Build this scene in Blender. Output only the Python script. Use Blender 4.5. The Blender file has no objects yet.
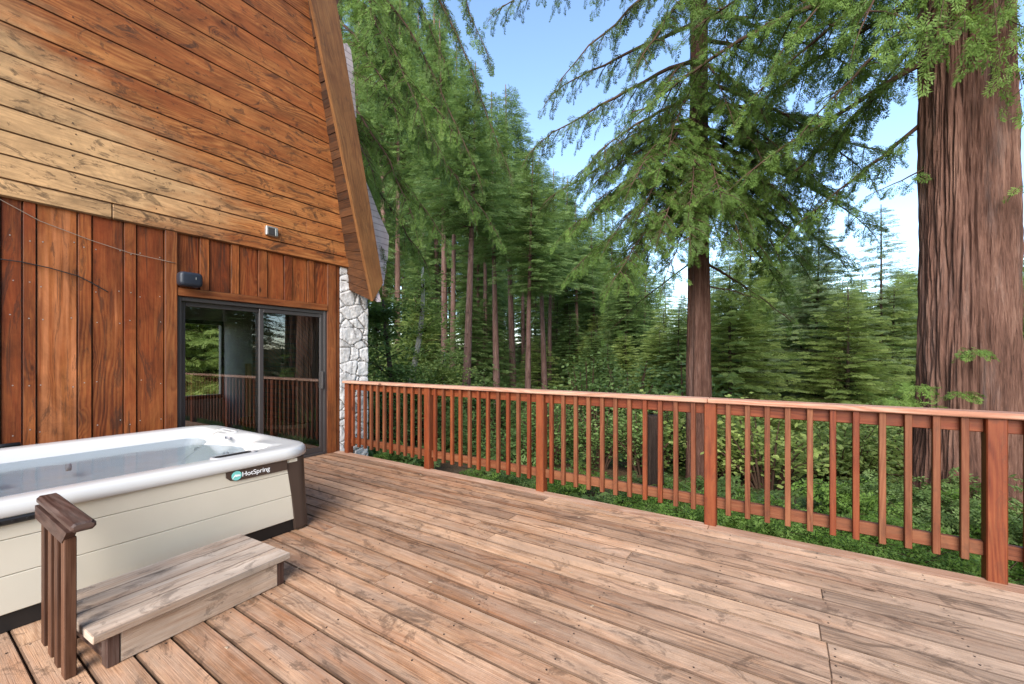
import bpy, math, random
import numpy as np
from mathutils import Vector, noise as mnoise

random.seed(7)
RNG = np.random.default_rng(11)
SC = bpy.context.scene
COL = SC.collection

# ---------------------------------------------------------------- view geometry
F, CX, HZ, CH = 415.0, 512.0, 357.5, 1.40          # focal (px), centre, horizon row, eye height (m)
TH = math.radians(32.85)
SN, CS = math.sin(TH), math.cos(TH)
WX = -5.57                                          # plane of the house wall

def pdir(px, py):
    s = (px - CX) / F
    return Vector((s * CS - SN, s * SN + CS, (HZ - py) / F))
def at(px, py, zc):
    d = pdir(px, py) * zc
    return Vector((d.x, d.y, CH + d.z))
def on_x(px, py, x):
    d = pdir(px, py); t = x / d.x
    return Vector((x, d.y * t, CH + d.z * t))
def on_z(px, py, z):
    d = pdir(px, py); t = (z - CH) / d.z
    return Vector((d.x * t, d.y * t, z))

# ---------------------------------------------------------------- object helpers
def tag(o, label=None, cat=None, group=None, kind=None):
    if label: o['label'] = label
    if cat: o['category'] = cat
    if group: o['group'] = group
    if kind: o['kind'] = kind
    return o
def empty(name, loc, label, cat, group=None):
    o = bpy.data.objects.new(name, None); COL.objects.link(o)
    o.location = loc; o.empty_display_size = .1
    return tag(o, label, cat, group)
def link_mesh(name, me, parent=None):
    o = bpy.data.objects.new(name, me); COL.objects.link(o)
    if parent is not None:
        o.parent = parent
        o.matrix_parent_inverse = parent.matrix_basis.inverted()   # children are modelled in world coordinates
    return o
def local_mesh(name, me, parent):
    o = bpy.data.objects.new(name, me); COL.objects.link(o); o.parent = parent
    return o

class MB:
    """collects planks, prisms, tubes; build() links them as ONE mesh object"""
    def __init__(s): s.v=[]; s.f=[]; s.uv=[]; s.t=[]; s.sm=[]; s.e=[]
    def face(s, idx, uvs, tint=.5, smooth=False, edge=0.0):
        s.f.append(tuple(idx)); s.uv.extend(uvs); s.t.append(tint); s.sm.append(smooth); s.e.append(edge)
    def plank(s, o, l, w, t, L, W, T, c=.004, tint=None, uvo=None, endc=True):
        """box from corner o, length along l, width along w, thickness along t, long edges chamfered by c"""
        o=Vector(o); l=Vector(l).normalized(); w=Vector(w).normalized(); t=Vector(t).normalized()
        if tint is None: tint=random.random()
        uo,vo = uvo if uvo else (random.uniform(0,80), random.uniform(0,80))
        c=min(c,W*.3,T*.3)
        prof=[(c,0),(W-c,0),(W,c),(W,T-c),(W-c,T),(c,T),(0,T-c),(0,c)]
        per=[0]
        for i in range(8):
            a=prof[i]; b=prof[(i+1)%8]; per.append(per[-1]+math.hypot(a[0]-b[0],a[1]-b[1]))
        e=c*.7
        rings=[(0,1),(e,0),(L-e,0),(L,1)]
        base=len(s.v)
        for (d,k) in rings:
            for (a,b) in prof:
                if k:
                    a=a+(W/2-a)*min(1,2*e/W); b=b+(T/2-b)*min(1,2*e/T)
                s.v.append(tuple(o+l*d+w*a+t*b))
        for r in range(3):
            for i in range(8):
                j=(i+1)%8
                A=base+r*8
                u0=uo+rings[r][0]; u1=uo+rings[r+1][0]
                s.face((A+i,A+8+i,A+8+j,A+j),[(u0,vo+per[i]),(u1,vo+per[i]),(u1,vo+per[i+1]),(u0,vo+per[i+1])],tint,False,(1.0 if r==1 else .5) if i%2==1 else (.55 if (i in (2,6) and r==1) else (.4 if r!=1 else 0.0)))
        for (A,rev) in ((base,False),(base+24,True)):
            ids=[A+i for i in range(8)]; uv=[(uo+p[0]*.2,vo+p[1]) for p in prof]
            if rev: ids=ids[::-1]; uv=uv[::-1]
            s.face(ids,uv,tint)
    def prism(s, pts, ext, tint=.5, udir=None, uvo=None):
        """closed polygon pts (3D) extruded by vector ext"""
        pts=[Vector(p) for p in pts]; ext=Vector(ext); n=len(pts); base=len(s.v)
        nrm=Vector((0,0,0))
        for i in range(n): nrm+=pts[i].cross(pts[(i+1)%n])
        if nrm.dot(ext)>0: pts=pts[::-1]
        nrm=nrm.normalized()
        ud=Vector(udir).normalized() if udir else (pts[1]-pts[0]).normalized()
        vd=nrm.cross(ud)
        uo,vo=uvo if uvo else (random.uniform(0,80),random.uniform(0,80))
        for p in pts: s.v.append(tuple(p))
        for p in pts: s.v.append(tuple(p+ext))
        uv=[(uo+p.dot(ud),vo+p.dot(vd)) for p in pts]
        s.face(range(base,base+n),uv,tint)
        s.face(range(base+2*n-1,base+n-1,-1),uv[::-1],tint)
        el=ext.length
        for i in range(n):
            j=(i+1)%n
            s.face((base+j,base+i,base+n+i,base+n+j),[uv[j],uv[i],(uv[i][0],uv[i][1]+el),(uv[j][0],uv[j][1]+el)],tint)
    def tube(s, pts, radii, n=8, tint=.5, smooth=True, caps=True):
        pts=[Vector(p) for p in pts]; base=len(s.v); m=len(pts); acc=0
        up=Vector((0,0,1)); us=[]
        for i,p in enumerate(pts):
            d=(pts[min(i+1,m-1)]-pts[max(i-1,0)]).normalized()
            a=d.cross(up)
            if a.length<.05: a=d.cross(Vector((1,0,0)))
            a.normalize(); b=d.cross(a)
            if i: acc+=(p-pts[i-1]).length
            us.append(acc); r=radii[i] if hasattr(radii,'__len__') else radii
            for k in range(n):
                an=2*math.pi*k/n
                s.v.append(tuple(p+a*(math.cos(an)*r)+b*(math.sin(an)*r)))
        for i in range(m-1):
            for k in range(n):
                j=(k+1)%n; A=base+i*n
                s.face((A+k,A+n+k,A+n+j,A+j),[(us[i],k/n),(us[i+1],k/n),(us[i+1],(k+1)/n),(us[i],(k+1)/n)],tint,smooth)
        if caps:
            s.face([base+k for k in range(n)],[(0,0)]*n,tint)
            s.face([base+(m-1)*n+k for k in range(n)][::-1],[(0,0)]*n,tint)
    def loft(s, loops, tint=.5, smooth=True, cap_last=False, cap_first=False):
        n=len(loops[0]); base=len(s.v)
        for lp in loops:
            for p in lp: s.v.append(tuple(p))
        for i in range(len(loops)-1):
            for k in range(n):
                j=(k+1)%n; A=base+i*n
                q=[A+k,A+j,A+n+j,A+n+k]
                s.face(q,[(s.v[x][1],s.v[x][2]) for x in q],tint,smooth)
        if cap_last: s.face([base+(len(loops)-1)*n+k for k in range(n)],[(0,0)]*n,tint,smooth)
        if cap_first: s.face([base+k for k in range(n)][::-1],[(0,0)]*n,tint,smooth)
    def mesh(s, name, mat):
        me=bpy.data.meshes.new(name); me.from_pydata(s.v,[],s.f)
        uvl=me.uv_layers.new(name='UV'); uvl.data.foreach_set('uv',np.array(s.uv,np.float32).ravel())
        at_=me.attributes.new('tint','FLOAT','FACE'); at_.data.foreach_set('value',np.array(s.t,np.float32))
        ae=me.attributes.new('edge','FLOAT','FACE'); ae.data.foreach_set('value',np.array(s.e,np.float32))
        me.polygons.foreach_set('use_smooth',np.array(s.sm,bool))
        me.materials.append(mat); me.update()
        return me
    def build(s, name, mat, parent=None):
        return link_mesh(name, s.mesh(name,mat), parent)

def quads_mesh(name, V, tint, mat, k=4):
    """fast mesh of separate k-gons: V (n*k,3)"""
    V=np.ascontiguousarray(V,np.float32).reshape(-1,3); nf=len(V)//k
    me=bpy.data.meshes.new(name)
    me.vertices.add(len(V)); me.vertices.foreach_set('co',V.ravel())
    me.loops.add(len(V)); me.loops.foreach_set('vertex_index',np.arange(len(V),dtype=np.int32))
    me.polygons.add(nf)
    me.polygons.foreach_set('loop_start',np.arange(0,len(V),k,dtype=np.int32))
    me.polygons.foreach_set('loop_total',np.full(nf,k,np.int32))
    a=me.attributes.new('tint','FLOAT','FACE'); a.data.foreach_set('value',np.ascontiguousarray(tint,np.float32))
    me.materials.append(mat); me.update(calc_edges=True)
    return me

# ---------------------------------------------------------------- node helpers
class NT:
    def __init__(s,name):
        s.m=bpy.data.materials.new(name); s.m.use_nodes=True; s.t=s.m.node_tree; s.t.nodes.clear()
        s.out=s.t.nodes.new('ShaderNodeOutputMaterial')
    def n(s,typ,ins=None,**props):
        nd=s.t.nodes.new('ShaderNode'+typ)
        for k,v in props.items(): setattr(nd,k,v)
        for k,v in (ins or {}).items(): s.put(nd.inputs[k],v)
        return nd
    def put(s,sock,v):
        if isinstance(v,bpy.types.NodeSocket): s.t.links.new(v,sock)
        elif isinstance(v,bpy.types.Node): s.t.links.new(v.outputs[0],sock)
        else:
            if hasattr(sock.default_value,'__len__') and isinstance(v,(tuple,list)) and len(sock.default_value)==4 and len(v)==3: v=tuple(v)+(1,)
            sock.default_value=v
    def math(s,op,a,b=0.0,c=None,clamp=False):
        nd=s.n('Math',operation=op,use_clamp=clamp); s.put(nd.inputs[0],a); s.put(nd.inputs[1],b)
        if c is not None: s.put(nd.inputs[2],c)
        return nd.outputs[0]
    def ramp(s,fac,stops,interp='LINEAR'):
        nd=s.n('ValToRGB'); s.put(nd.inputs[0],fac); cr=nd.color_ramp; cr.interpolation=interp
        while len(cr.elements)<len(stops): cr.elements.new(.5)
        for e,(p,c) in zip(cr.elements,stops):
            e.position=p; e.color=(c,c,c,1) if not hasattr(c,'__len__') else tuple(c)+(1,)
        return nd.outputs[0]
    def mix(s,f,a,b,blend='MIX'):
        nd=s.n('Mix',data_type='RGBA',blend_type=blend)
        s.put(nd.inputs[0],f); s.put(nd.inputs[6],a); s.put(nd.inputs[7],b); return nd.outputs[2]
    def noise(s,vec,scale,detail=4,rough=.55,dist=0.0):
        nd=s.n('TexNoise'); s.put(nd.inputs['Vector'],vec); nd.inputs['Scale'].default_value=scale
        nd.inputs['Detail'].default_value=detail; nd.inputs['Roughness'].default_value=rough; nd.inputs['Distortion'].default_value=dist
        return nd.outputs['Fac']
    def uv(s): return s.n('UVMap',uv_map='UV').outputs[0]
    def attr(s,nm='tint'): return s.n('Attribute',attribute_name=nm).outputs['Fac']
    def map(s,vec,scale=(1,1,1),loc=(0,0,0)):
        nd=s.n('Mapping'); s.put(nd.inputs['Vector'],vec); nd.inputs['Scale'].default_value=scale; nd.inputs['Location'].default_value=loc
        return nd.outputs[0]
    def bump(s,h,strength=.3,dist=.01,prev=None):
        nd=s.n('Bump'); s.put(nd.inputs['Height'],h); nd.inputs['Strength'].default_value=strength; nd.inputs['Distance'].default_value=dist
        if prev is not None: s.put(nd.inputs['Normal'],prev)
        return nd.outputs[0]
    def surf(s,col,rough=.6,nrm=None,metal=0.0,spec=.4,**kw):
        p=s.n('BsdfPrincipled'); s.put(p.inputs['Base Color'],col); s.put(p.inputs['Roughness'],rough)
        s.put(p.inputs['Metallic'],metal); s.put(p.inputs['Specular IOR Level'],spec)
        if nrm is not None: s.put(p.inputs['Normal'],nrm)
        for k,v in kw.items(): s.put(p.inputs[k],v)
        s.t.links.new(p.outputs[0],s.out.inputs[0]); return p

def simple(name,col,rough=.5,metal=0.0,spec=.4,var=.12,scale=6.0,bump=0.0):
    M=NT(name); g=M.n('TexCoord').outputs['Object']
    f=M.noise(g,scale,5)
    c=M.mix(f,tuple(x*(1-var) for x in col),tuple(min(1,x*(1+var)) for x in col))
    nr=M.bump(M.noise(g,scale*12,4),bump,.004) if bump else None
    M.surf(c,rough,nr,metal,spec); return M.m

def wood(name, dark, mid, light, knots=.3, grey=None, greyamt=0.0, stain=0.0, gloss=.55, tintamt=.45, redshift=None, fine=1.0, bump=.35, stripe=0.0, bleach=None, ringamt=.12, contrast=1.75, edge=.55, mottle=.35, stsc=(2.3,4.6,1), wear=None):
    """sawn timber: u runs along the board in metres, v across it; per-board 'tint'"""
    M=NT(name); uv=M.uv(); tn=M.attr()
    vor=M.n('TexVoronoi',{'Vector':M.map(uv,(2.4,6.0,1)),'Scale':1.0,'Randomness':1.0},feature='F1',distance='EUCLIDEAN')
    kd=vor.outputs['Distance']
    ksel=M.math('GREATER_THAN',M.n('SeparateColor',{'Color':vor.outputs['Color']}).outputs[0],1-knots)
    kmask=M.math('MULTIPLY',M.ramp(kd,[(0.0,1.0),(.05,.9),(.105,0.0)]),ksel)
    khalo=M.math('MULTIPLY',M.ramp(kd,[(0.0,1.0),(.36,0.0)]),ksel)
    warp=M.noise(M.map(uv,(.45,2.2,1)),1.0,3,.5)
    vv=M.n('SeparateXYZ',{'Vector':uv}).outputs[1]
    ring=M.math('ADD',M.math('MULTIPLY',vv,170.0),M.math('MULTIPLY',warp,95.0))
    ring=M.math('ADD',ring,M.math('MULTIPLY',khalo,16.0))
    ring=M.math('MULTIPLY_ADD',M.math('SINE',ring),.5,.5)
    ringmod=M.ramp(M.noise(M.map(uv,(.6,3.5,1),(31,2,0)),1.0,3),[(.40,0.),(.60,1.)])
    ring=M.math('ADD',.5,M.math('MULTIPLY',M.math('SUBTRACT',ring,.5),ringmod))
    fineg=M.noise(M.map(uv,(4.0,170.0*fine,1)),1.0,5,.65)
    med=M.noise(M.map(uv,(1.6,30.0,1)),1.0,6,.65)
    broad=M.noise(M.map(uv,(1.1,5.0,1)),1.0,6,.68)
    g=M.math('ADD',M.math('MULTIPLY',ring,ringamt),M.math('MULTIPLY',fineg,.36))
    g=M.math('ADD',g,M.math('MULTIPLY',med,.30)); g=M.math('ADD',g,M.math('MULTIPLY',broad,.40-ringamt+.06))
    g=M.math('MULTIPLY_ADD',M.math('SUBTRACT',g,.5),contrast,.5)
    g=M.math('ADD',g,M.math('MULTIPLY',M.math('SUBTRACT',tn,.5),tintamt))
    col=M.ramp(g,[(.24,dark),(.52,mid),(.82,light)])
    if redshift:
        col=M.mix(M.math('MULTIPLY',M.ramp(M.noise(M.map(uv,(.5,3.2,1),(5,9,0)),1.0,5,.65),[(.46,0.),(.64,1.)]),.65),col,redshift)
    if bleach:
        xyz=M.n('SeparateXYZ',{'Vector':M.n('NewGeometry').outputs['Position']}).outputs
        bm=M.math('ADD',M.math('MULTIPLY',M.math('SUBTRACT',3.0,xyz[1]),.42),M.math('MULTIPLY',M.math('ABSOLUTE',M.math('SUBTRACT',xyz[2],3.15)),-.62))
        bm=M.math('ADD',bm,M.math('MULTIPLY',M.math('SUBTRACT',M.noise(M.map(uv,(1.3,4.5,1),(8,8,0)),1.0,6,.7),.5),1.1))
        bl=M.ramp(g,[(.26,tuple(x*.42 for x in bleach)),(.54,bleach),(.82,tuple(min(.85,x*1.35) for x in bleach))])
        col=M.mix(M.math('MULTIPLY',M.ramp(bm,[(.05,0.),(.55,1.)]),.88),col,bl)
    if wear:
        xyz=M.n('SeparateXYZ',{'Vector':M.n('NewGeometry').outputs['Position']}).outputs
        wm=M.math('ADD',M.math('MULTIPLY_ADD',xyz[0],.22,.30),M.math('MULTIPLY',M.math('SUBTRACT',M.noise(M.map(uv,(.9,4.0,1),(2,8,0)),1.0,6,.7),.5),1.2))
        wl=M.ramp(g,[(.24,tuple(x*.45 for x in wear)),(.52,wear),(.82,tuple(min(.85,x*1.25) for x in wear))])
        col=M.mix(M.math('MULTIPLY',M.ramp(wm,[(0.,0.),(.6,1.)]),.75),col,wl)
    if grey:
        ga=M.noise(M.map(uv,(1.1,11.0,1),(3,7,0)),1.0,6,.7)
        ga=M.ramp(ga,[(.58-greyamt*.45,0.0),(.80-greyamt*.35,1.0)])
        gc=M.mix(fineg,tuple(x*.62 for x in grey),tuple(min(1,x*1.3) for x in grey))
        col=M.mix(M.math('MULTIPLY',ga,min(1,.5+greyamt*.5)),col,gc)
    if stripe:
        sw=M.noise(M.map(uv,(.35,8.0,1),(13,1,0)),1.0,4,.55)
        sel=M.math('GREATER_THAN',tn,.9)
        sp=M.math('MAXIMUM',M.math('MULTIPLY',M.ramp(sw,[(.46,0.),(.53,1.)]),sel),M.math('MULTIPLY',M.ramp(sw,[(.64,0.),(.70,1.)]),.6))
        col=M.mix(M.math('MULTIPLY',sp,stripe),col,M.mix(med,light,tuple(min(.8,x*1.7+.05) for x in light)))
    col=M.mix(M.math('MULTIPLY',khalo,.30),col,dark)
    col=M.mix(M.math('MULTIPLY',kmask,.80),col,tuple(x*.30 for x in dark))
    if mottle:
        mo=M.noise(M.map(uv,(1.7,3.6,1),(17,3,0)),1.0,8,.72,.9)
        mf=M.ramp(mo,[(.30,.35),(.47,.85),(.56,1.05),(.72,1.55)])
        col=M.mix(mottle,col,M.mix(1.0,col,mf,'MULTIPLY'))
    if stain:
        st=M.noise(M.map(uv,stsc,(21,4,0)),1.0,8,.74,2.2)
        st=M.ramp(st,[(.545,0.),(.58,.6),(.68,1.)])
        col=M.mix(M.math('MULTIPLY',st,stain),col,(.030,.018,.012))
    col=M.mix(M.math('MULTIPLY',M.attr('edge'),edge),col,tuple(x*.35 for x in dark))
    rough=M.math('MULTIPLY_ADD',fineg,.25,gloss-.08)
    h=M.math('ADD',M.math('MULTIPLY',fineg,.7),M.math('MULTIPLY',ring,.15))
    nr=M.bump(M.math('SUBTRACT',h,M.math('MULTIPLY',kmask,.4)),bump,.004)
    M.surf(col,rough,nr,spec=.25); return M.m

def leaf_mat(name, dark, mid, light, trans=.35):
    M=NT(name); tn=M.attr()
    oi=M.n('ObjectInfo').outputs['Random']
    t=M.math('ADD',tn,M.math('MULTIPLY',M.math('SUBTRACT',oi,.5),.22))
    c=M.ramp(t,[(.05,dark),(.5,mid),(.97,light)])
    p=M.n('BsdfPrincipled'); M.put(p.inputs['Base Color'],c); p.inputs['Roughness'].default_value=.55; p.inputs['Specular IOR Level'].default_value=.25
    tr=M.n('BsdfTranslucent'); M.put(tr.inputs['Color'],M.mix(.45,c,(.16,.22,.03),'MIX'))
    mx=M.n('MixShader',{0:trans}); M.put(mx.inputs[1],p.outputs[0]); M.put(mx.inputs[2],tr.outputs[0])
    M.t.links.new(mx.outputs[0],M.out.inputs[0]); return M.m

def bark_mat(name, dark, mid, light, vs=1.0, moss=0.0):
    M=NT(name); g=M.n('TexCoord').outputs['Object']
    a=M.noise(M.map(g,(9*vs,9*vs,.9*vs)),1.0,6,.65,.3); b=M.noise(M.map(g,(38*vs,38*vs,2.6*vs)),1.0,6,.7,.4)
    c=M.noise(M.map(g,(1.6,1.6,.5)),1.0,4,.6); d=M.noise(M.map(g,(95*vs,95*vs,9*vs)),1.0,4,.6)
    f=M.math('ADD',M.math('MULTIPLY',a,.38),M.math('ADD',M.math('MULTIPLY',b,.34),M.math('ADD',M.math('MULTIPLY',c,.20),M.math('MULTIPLY',d,.14))))
    f=M.math('MULTIPLY_ADD',M.math('SUBTRACT',f,.53),1.7,.53)
    col=M.ramp(f,[(.26,dark),(.53,mid),(.80,light)])
    col=M.mix(M.math('MULTIPLY',M.ramp(M.noise(M.map(g,(5,5,.6),(4,2,7)),1.0,6,.7),[(.53,0.),(.68,1.)]),.30),col,M.mix(b,tuple(sum(mid)/3*k for k in (.7,.65,.62)),tuple(sum(light)/3*k for k in (1.1,1.0,.95))))
    if moss: col=M.mix(M.math('MULTIPLY',M.ramp(M.noise(g,1.5,4),[(.55,0.),(.7,1.)]),moss),col,(.06,.08,.02))
    M.surf(col,.85,M.bump(M.math('ADD',a,M.math('ADD',b,M.math('MULTIPLY',d,.5))),1.0,.03),spec=.15); return M.m
# ================================================================ materials of the built things
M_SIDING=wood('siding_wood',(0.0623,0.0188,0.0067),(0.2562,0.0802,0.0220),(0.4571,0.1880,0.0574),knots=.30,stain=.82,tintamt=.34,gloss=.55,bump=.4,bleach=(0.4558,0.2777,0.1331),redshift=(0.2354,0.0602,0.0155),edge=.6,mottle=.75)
M_PLANK=wood('redwood_plank',(0.0220,0.0067,0.0034),(0.1649,0.0388,0.0102),(0.3186,0.1021,0.0273),knots=.22,stain=.75,stsc=(.7,6.0,1),tintamt=.34,gloss=.5,redshift=(0.2307,0.0437,0.0102),stripe=.8,bump=.4,edge=.6,mottle=.75)
M_TRIM=wood('trim_wood',(0.0378,0.0104,0.0040),(0.1596,0.0424,0.0120),(0.2688,0.0960,0.0304),knots=.15,stain=.35,tintamt=.26,gloss=.5,mottle=.5)
M_BARGE=wood('barge_wood',(0.0480,0.0176,0.0056),(0.1320,0.0528,0.0168),(0.2160,0.1000,0.0336),knots=.15,stain=.25,tintamt=.1,gloss=.5,edge=.2,mottle=.5)
M_SOFFIT=wood('shade_toned_soffit_wood',(0.0126,0.0046,0.0021),(0.0504,0.0176,0.0055),(0.0924,0.0357,0.0126),knots=.2,stain=.8,tintamt=.4,gloss=.6,mottle=.6)  # overhang shadow put into the soffit colour: albedo halved
M_RAIL=wood('stained_rail_wood',(0.0527,0.0094,0.0036),(0.1343,0.0270,0.0085),(0.1896,0.0520,0.0171),knots=.12,tintamt=.26,gloss=.45,bump=.25,stain=.3,edge=.25)
M_RAILP=wood('faded_rail_wood',(0.0508,0.0112,0.0041),(0.1187,0.0327,0.0123),(0.1780,0.0668,0.0293),knots=.14,tintamt=.26,gloss=.5,bump=.25,stain=.3,edge=.25)
M_CAP=wood('sunbleached_cap_wood',(0.1552,0.0503,0.0253),(0.3259,0.1438,0.0864),(0.4657,0.2804,0.1994),knots=.12,tintamt=.2,gloss=.55,bump=.25,edge=.1)
M_DECK=wood('deck_wood',(0.0853,0.0395,0.0202),(0.3354,0.1710,0.0854),(0.5685,0.3432,0.2035),knots=.28,grey=(0.3752,0.2586,0.1825),greyamt=.46,stain=.60,tintamt=.52,gloss=.6,bump=.9,redshift=(0.3411,0.1363,0.0582),edge=.75,mottle=.55,wear=(0.5000,0.3674,0.2697))
M_EDGE=wood('deck_edge_wood',(0.1400,0.0620,0.0360),(0.3400,0.1850,0.1150),(0.5000,0.3300,0.2350),knots=.15,tintamt=.25,gloss=.6,edge=.5)
M_STEP=wood('weathered_step_wood',(0.0994,0.0595,0.0375),(0.3577,0.2437,0.1687),(0.5697,0.4398,0.3331),knots=.25,grey=(0.4769,0.3923,0.3175),greyamt=.55,stain=.55,tintamt=.25,gloss=.7,bump=.9,edge=.5,redshift=(0.3180,0.1783,0.1041),mottle=.5)
M_DARKW=wood('dark_stained_wood',(.014,.007,.006),(.048,.024,.018),(.11,.064,.050),knots=.1,grey=(.17,.14,.12),greyamt=.2,tintamt=.25,gloss=.45,edge=.2)
M_PICKET=wood('picket_wood',(0.0245,0.0088,0.0047),(0.0782,0.0306,0.0150),(0.1360,0.0612,0.0340),knots=.12,tintamt=.3,gloss=.5,edge=.5)
M_DRYWOOD=wood('indoor_wood',(.2,.1,.04),(.45,.26,.12),(.6,.4,.2),knots=.1)
M_ACRYL=simple('white_acrylic',(.525,.51,.49),.16,spec=.5,var=.02,scale=3)
M_PANEL=simple('cream_panel',(.56,.505,.41),.42,var=.05,scale=5,bump=.05)
M_BROWN=simple('brown_plastic',(.052,.034,.026),.34,var=.12)
M_BLACK=simple('black_plastic',(.012,.011,.011),.42)
M_SPK=simple('blue_black_plastic',(.016,.020,.030),.45,bump=.2)
M_GREYP=simple('grey_plastic',(.32,.31,.31),.4)
M_METAL=simple('dark_bronze_metal',(.075,.066,.064),.38,metal=.4)
M_ALU=simple('galvanised_metal',(.42,.42,.40),.4,metal=.7,var=.2)
M_WIRE=simple('pale_wire',(.26,.19,.14),.5)
M_CABLE=simple('black_cable',(.02,.018,.016),.5)
M_WHITE=simple('white_lettering',(.8,.8,.8),.4,var=.01)
M_TEAL=simple('teal_emblem',(.18,.55,.50),.35,var=.1,scale=40)
M_STONE=None
def stone_mat():
    M=NT('whitewashed_stone'); g=M.n('TexCoord').outputs['Object']; tn=M.attr()
    a=M.noise(g,14,6,.65); b=M.noise(M.map(g,(7,7,1.6)),2.2,6,.7,.8)
    c=M.ramp(M.math('ADD',M.math('MULTIPLY',a,.7),M.math('MULTIPLY',tn,.25)),[(.28,(.36,.33,.31)),(.46,(.56,.53,.51)),(.75,(.66,.64,.63))])
    c=M.mix(M.math('MULTIPLY',M.ramp(b,[(.57,0.),(.66,1.)]),.8),c,(.11,.09,.08))
    c=M.mix(M.math('MULTIPLY',M.attr('edge'),.75),c,(.09,.075,.065))
    M.surf(c,.85,M.bump(a,.6,.02),spec=.2); return M.m
M_STONE=stone_mat()
M_MORTAR=simple('grey_mortar',(.10,.085,.075),.9,var=.3,bump=.5)
def shingle_mat():
    M=NT('pink_grey_shingles'); uv=M.uv()
    br=M.n('TexBrick',{'Vector':uv,'Color1':(.56,.45,.46),'Color2':(.68,.57,.58),'Mortar':(.20,.16,.16),'Scale':1.0,'Mortar Size':.009,'Brick Width':3.5,'Row Height':.125})
    c=M.mix(.5,br.outputs[0],M.ramp(M.noise(uv,7,5),[(.3,(.32,.25,.26)),(.7,(.60,.50,.51))]))
    M.surf(c,.85,M.bump(M.math('MULTIPLY',br.outputs[1],-1.0),.6,.01),spec=.15); return M.m
M_SHINGLE=shingle_mat()
def brick_mat():
    M=NT('firebrick'); uv=M.uv()
    br=M.n('TexBrick',{'Vector':uv,'Color1':(.30,.17,.11),'Color2':(.38,.25,.17),'Mortar':(.2,.18,.16),'Scale':1.0,'Mortar Size':.008,'Brick Width':.2,'Row Height':.07})
    M.surf(br.outputs[0],.85,M.bump(br.outputs[1],-.4,.01)); return M.m
M_BRICK=brick_mat()
M_HEARTH=simple('tan_hearth_stone',(.50,.36,.23),.6,var=.2)
M_INWALL=simple('lightened_interior_wall',(.42,.36,.31),.7,var=.2)  # pale tone stands in for room light, no lamp inside
def glass_mat():
    M=NT('window_glass')
    fr=M.n('Fresnel',{'IOR':1.52}); f2=M.math('MULTIPLY_ADD',fr.outputs[0],1.9,.10,clamp=True)
    tr=M.n('BsdfTransparent',{'Color':(.80,.84,.82)}); gl=M.n('BsdfGlossy',{'Color':(.95,.97,1.0),'Roughness':.012})
    mx=M.n('MixShader',{0:f2}); M.put(mx.inputs[1],tr.outputs[0]); M.put(mx.inputs[2],gl.outputs[0])
    M.t.links.new(mx.outputs[0],M.out.inputs[0]); return M.m
M_GLASS=glass_mat()
def water_mat():
    M=NT('spa_water'); g=M.n('TexCoord').outputs['Object']
    fr=M.n('Fresnel',{'IOR':1.33}); nr=M.bump(M.noise(g,2.2,2),.10,.05); M.put(fr.inputs['Normal'],nr)
    tr=M.n('BsdfTransparent',{'Color':(.84,.91,.945)}); gl=M.n('BsdfGlossy',{'Color':(.9,.95,1),'Roughness':.10}); M.put(gl.inputs['Normal'],nr)
    mx=M.n('MixShader',{0:M.math('MULTIPLY',fr.outputs[0],.75,clamp=True)}); M.put(mx.inputs[1],tr.outputs[0]); M.put(mx.inputs[2],gl.outputs[0])
    M.t.links.new(mx.outputs[0],M.out.inputs[0]); return M.m
M_WATER=water_mat()

X,Y,Z=Vector((1,0,0)),Vector((0,1,0)),Vector((0,0,1))

# ================================================================ deck
YE=3.845                                             # outer edge of the deck
mb=MB(); PITCH=.1447; Y0=.825; XL,XR=-5.60,6.5
bw=PITCH-.0085
for n in range(-34,20):
    y=Y0+PITCH*n
    rr=random.Random(n*7+3)
    cuts=[]
    if n>=9 and y<3.55: cuts=[.19+rr.uniform(-.03,.03)] if rr.random()<.42 else []
    if n<9 or rr.random()<.55: cuts.append(rr.choice([-4.2,-3.0,-2.1,-1.55,-1.0,-.6,1.6]) + rr.uniform(-.12,.12))
    if rr.random()<.6: cuts.append(rr.choice([-2.55,-1.95,-3.6])+rr.uniform(-.1,.1))
    cuts=sorted(c for c in cuts if XL+.6<c<XR-.6)
    cuts=[c for i,c in enumerate(cuts) if i==0 or c-cuts[i-1]>.7]
    xs=[XL]+cuts+[XR]
    for a,b in zip(xs,xs[1:]):
        dz=rr.uniform(-.0025,.0015)
        mb.plank((a+.001,y+.003+rr.uniform(-.0008,.0008),-.038+dz),X,Y,Z,b-a-.002,bw,.038,.005)
deck=tag(mb.build('deck',M_DECK),kind='structure')
mb=MB()
ye=Y0+PITCH*20
mb.plank((XL,ye,-.038),X,Y,Z,5.1,YE-ye,.038,.005,tint=.55); mb.plank((XL+5.103,ye,-.038),X,Y,Z,XR-XL-5.1,YE-ye,.038,.005,tint=.45)
mb.plank((XL,YE-.055,-.24),X,Z,Y,XR-XL,.20,.038,.003,tint=.4)                      # rim joist
for k in range(22): mb.plank((XL+.3+k*.55,-4,-.24),Y,Z,X,YE+3.9,.195,.038,.002,tint=.2)
tag(mb.build('deck_frame',M_EDGE),kind='structure')
mb=MB()                                              # screw heads over the joists
for k in range(22):
    for n in range(-12,20):
        for q in (.034,.104):
            x=XL+.319+k*.55+random.uniform(-.006,.006); y=Y0+PITCH*n+q+random.uniform(-.006,.006)
            if x<-3.3 and y<2.0 or random.random()<.12: continue
            mb.prism([(x+.0048*math.cos(j*1.0472),y+.0048*math.sin(j*1.0472),-.004) for j in range(6)],(0,0,.0046),.2)
sh=tag(mb.build('screw_heads',simple('rusty_screws',(.035,.022,.016),.6),deck),kind='stuff')
mb=MB()                                              # fallen needles and specks on the boards
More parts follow.
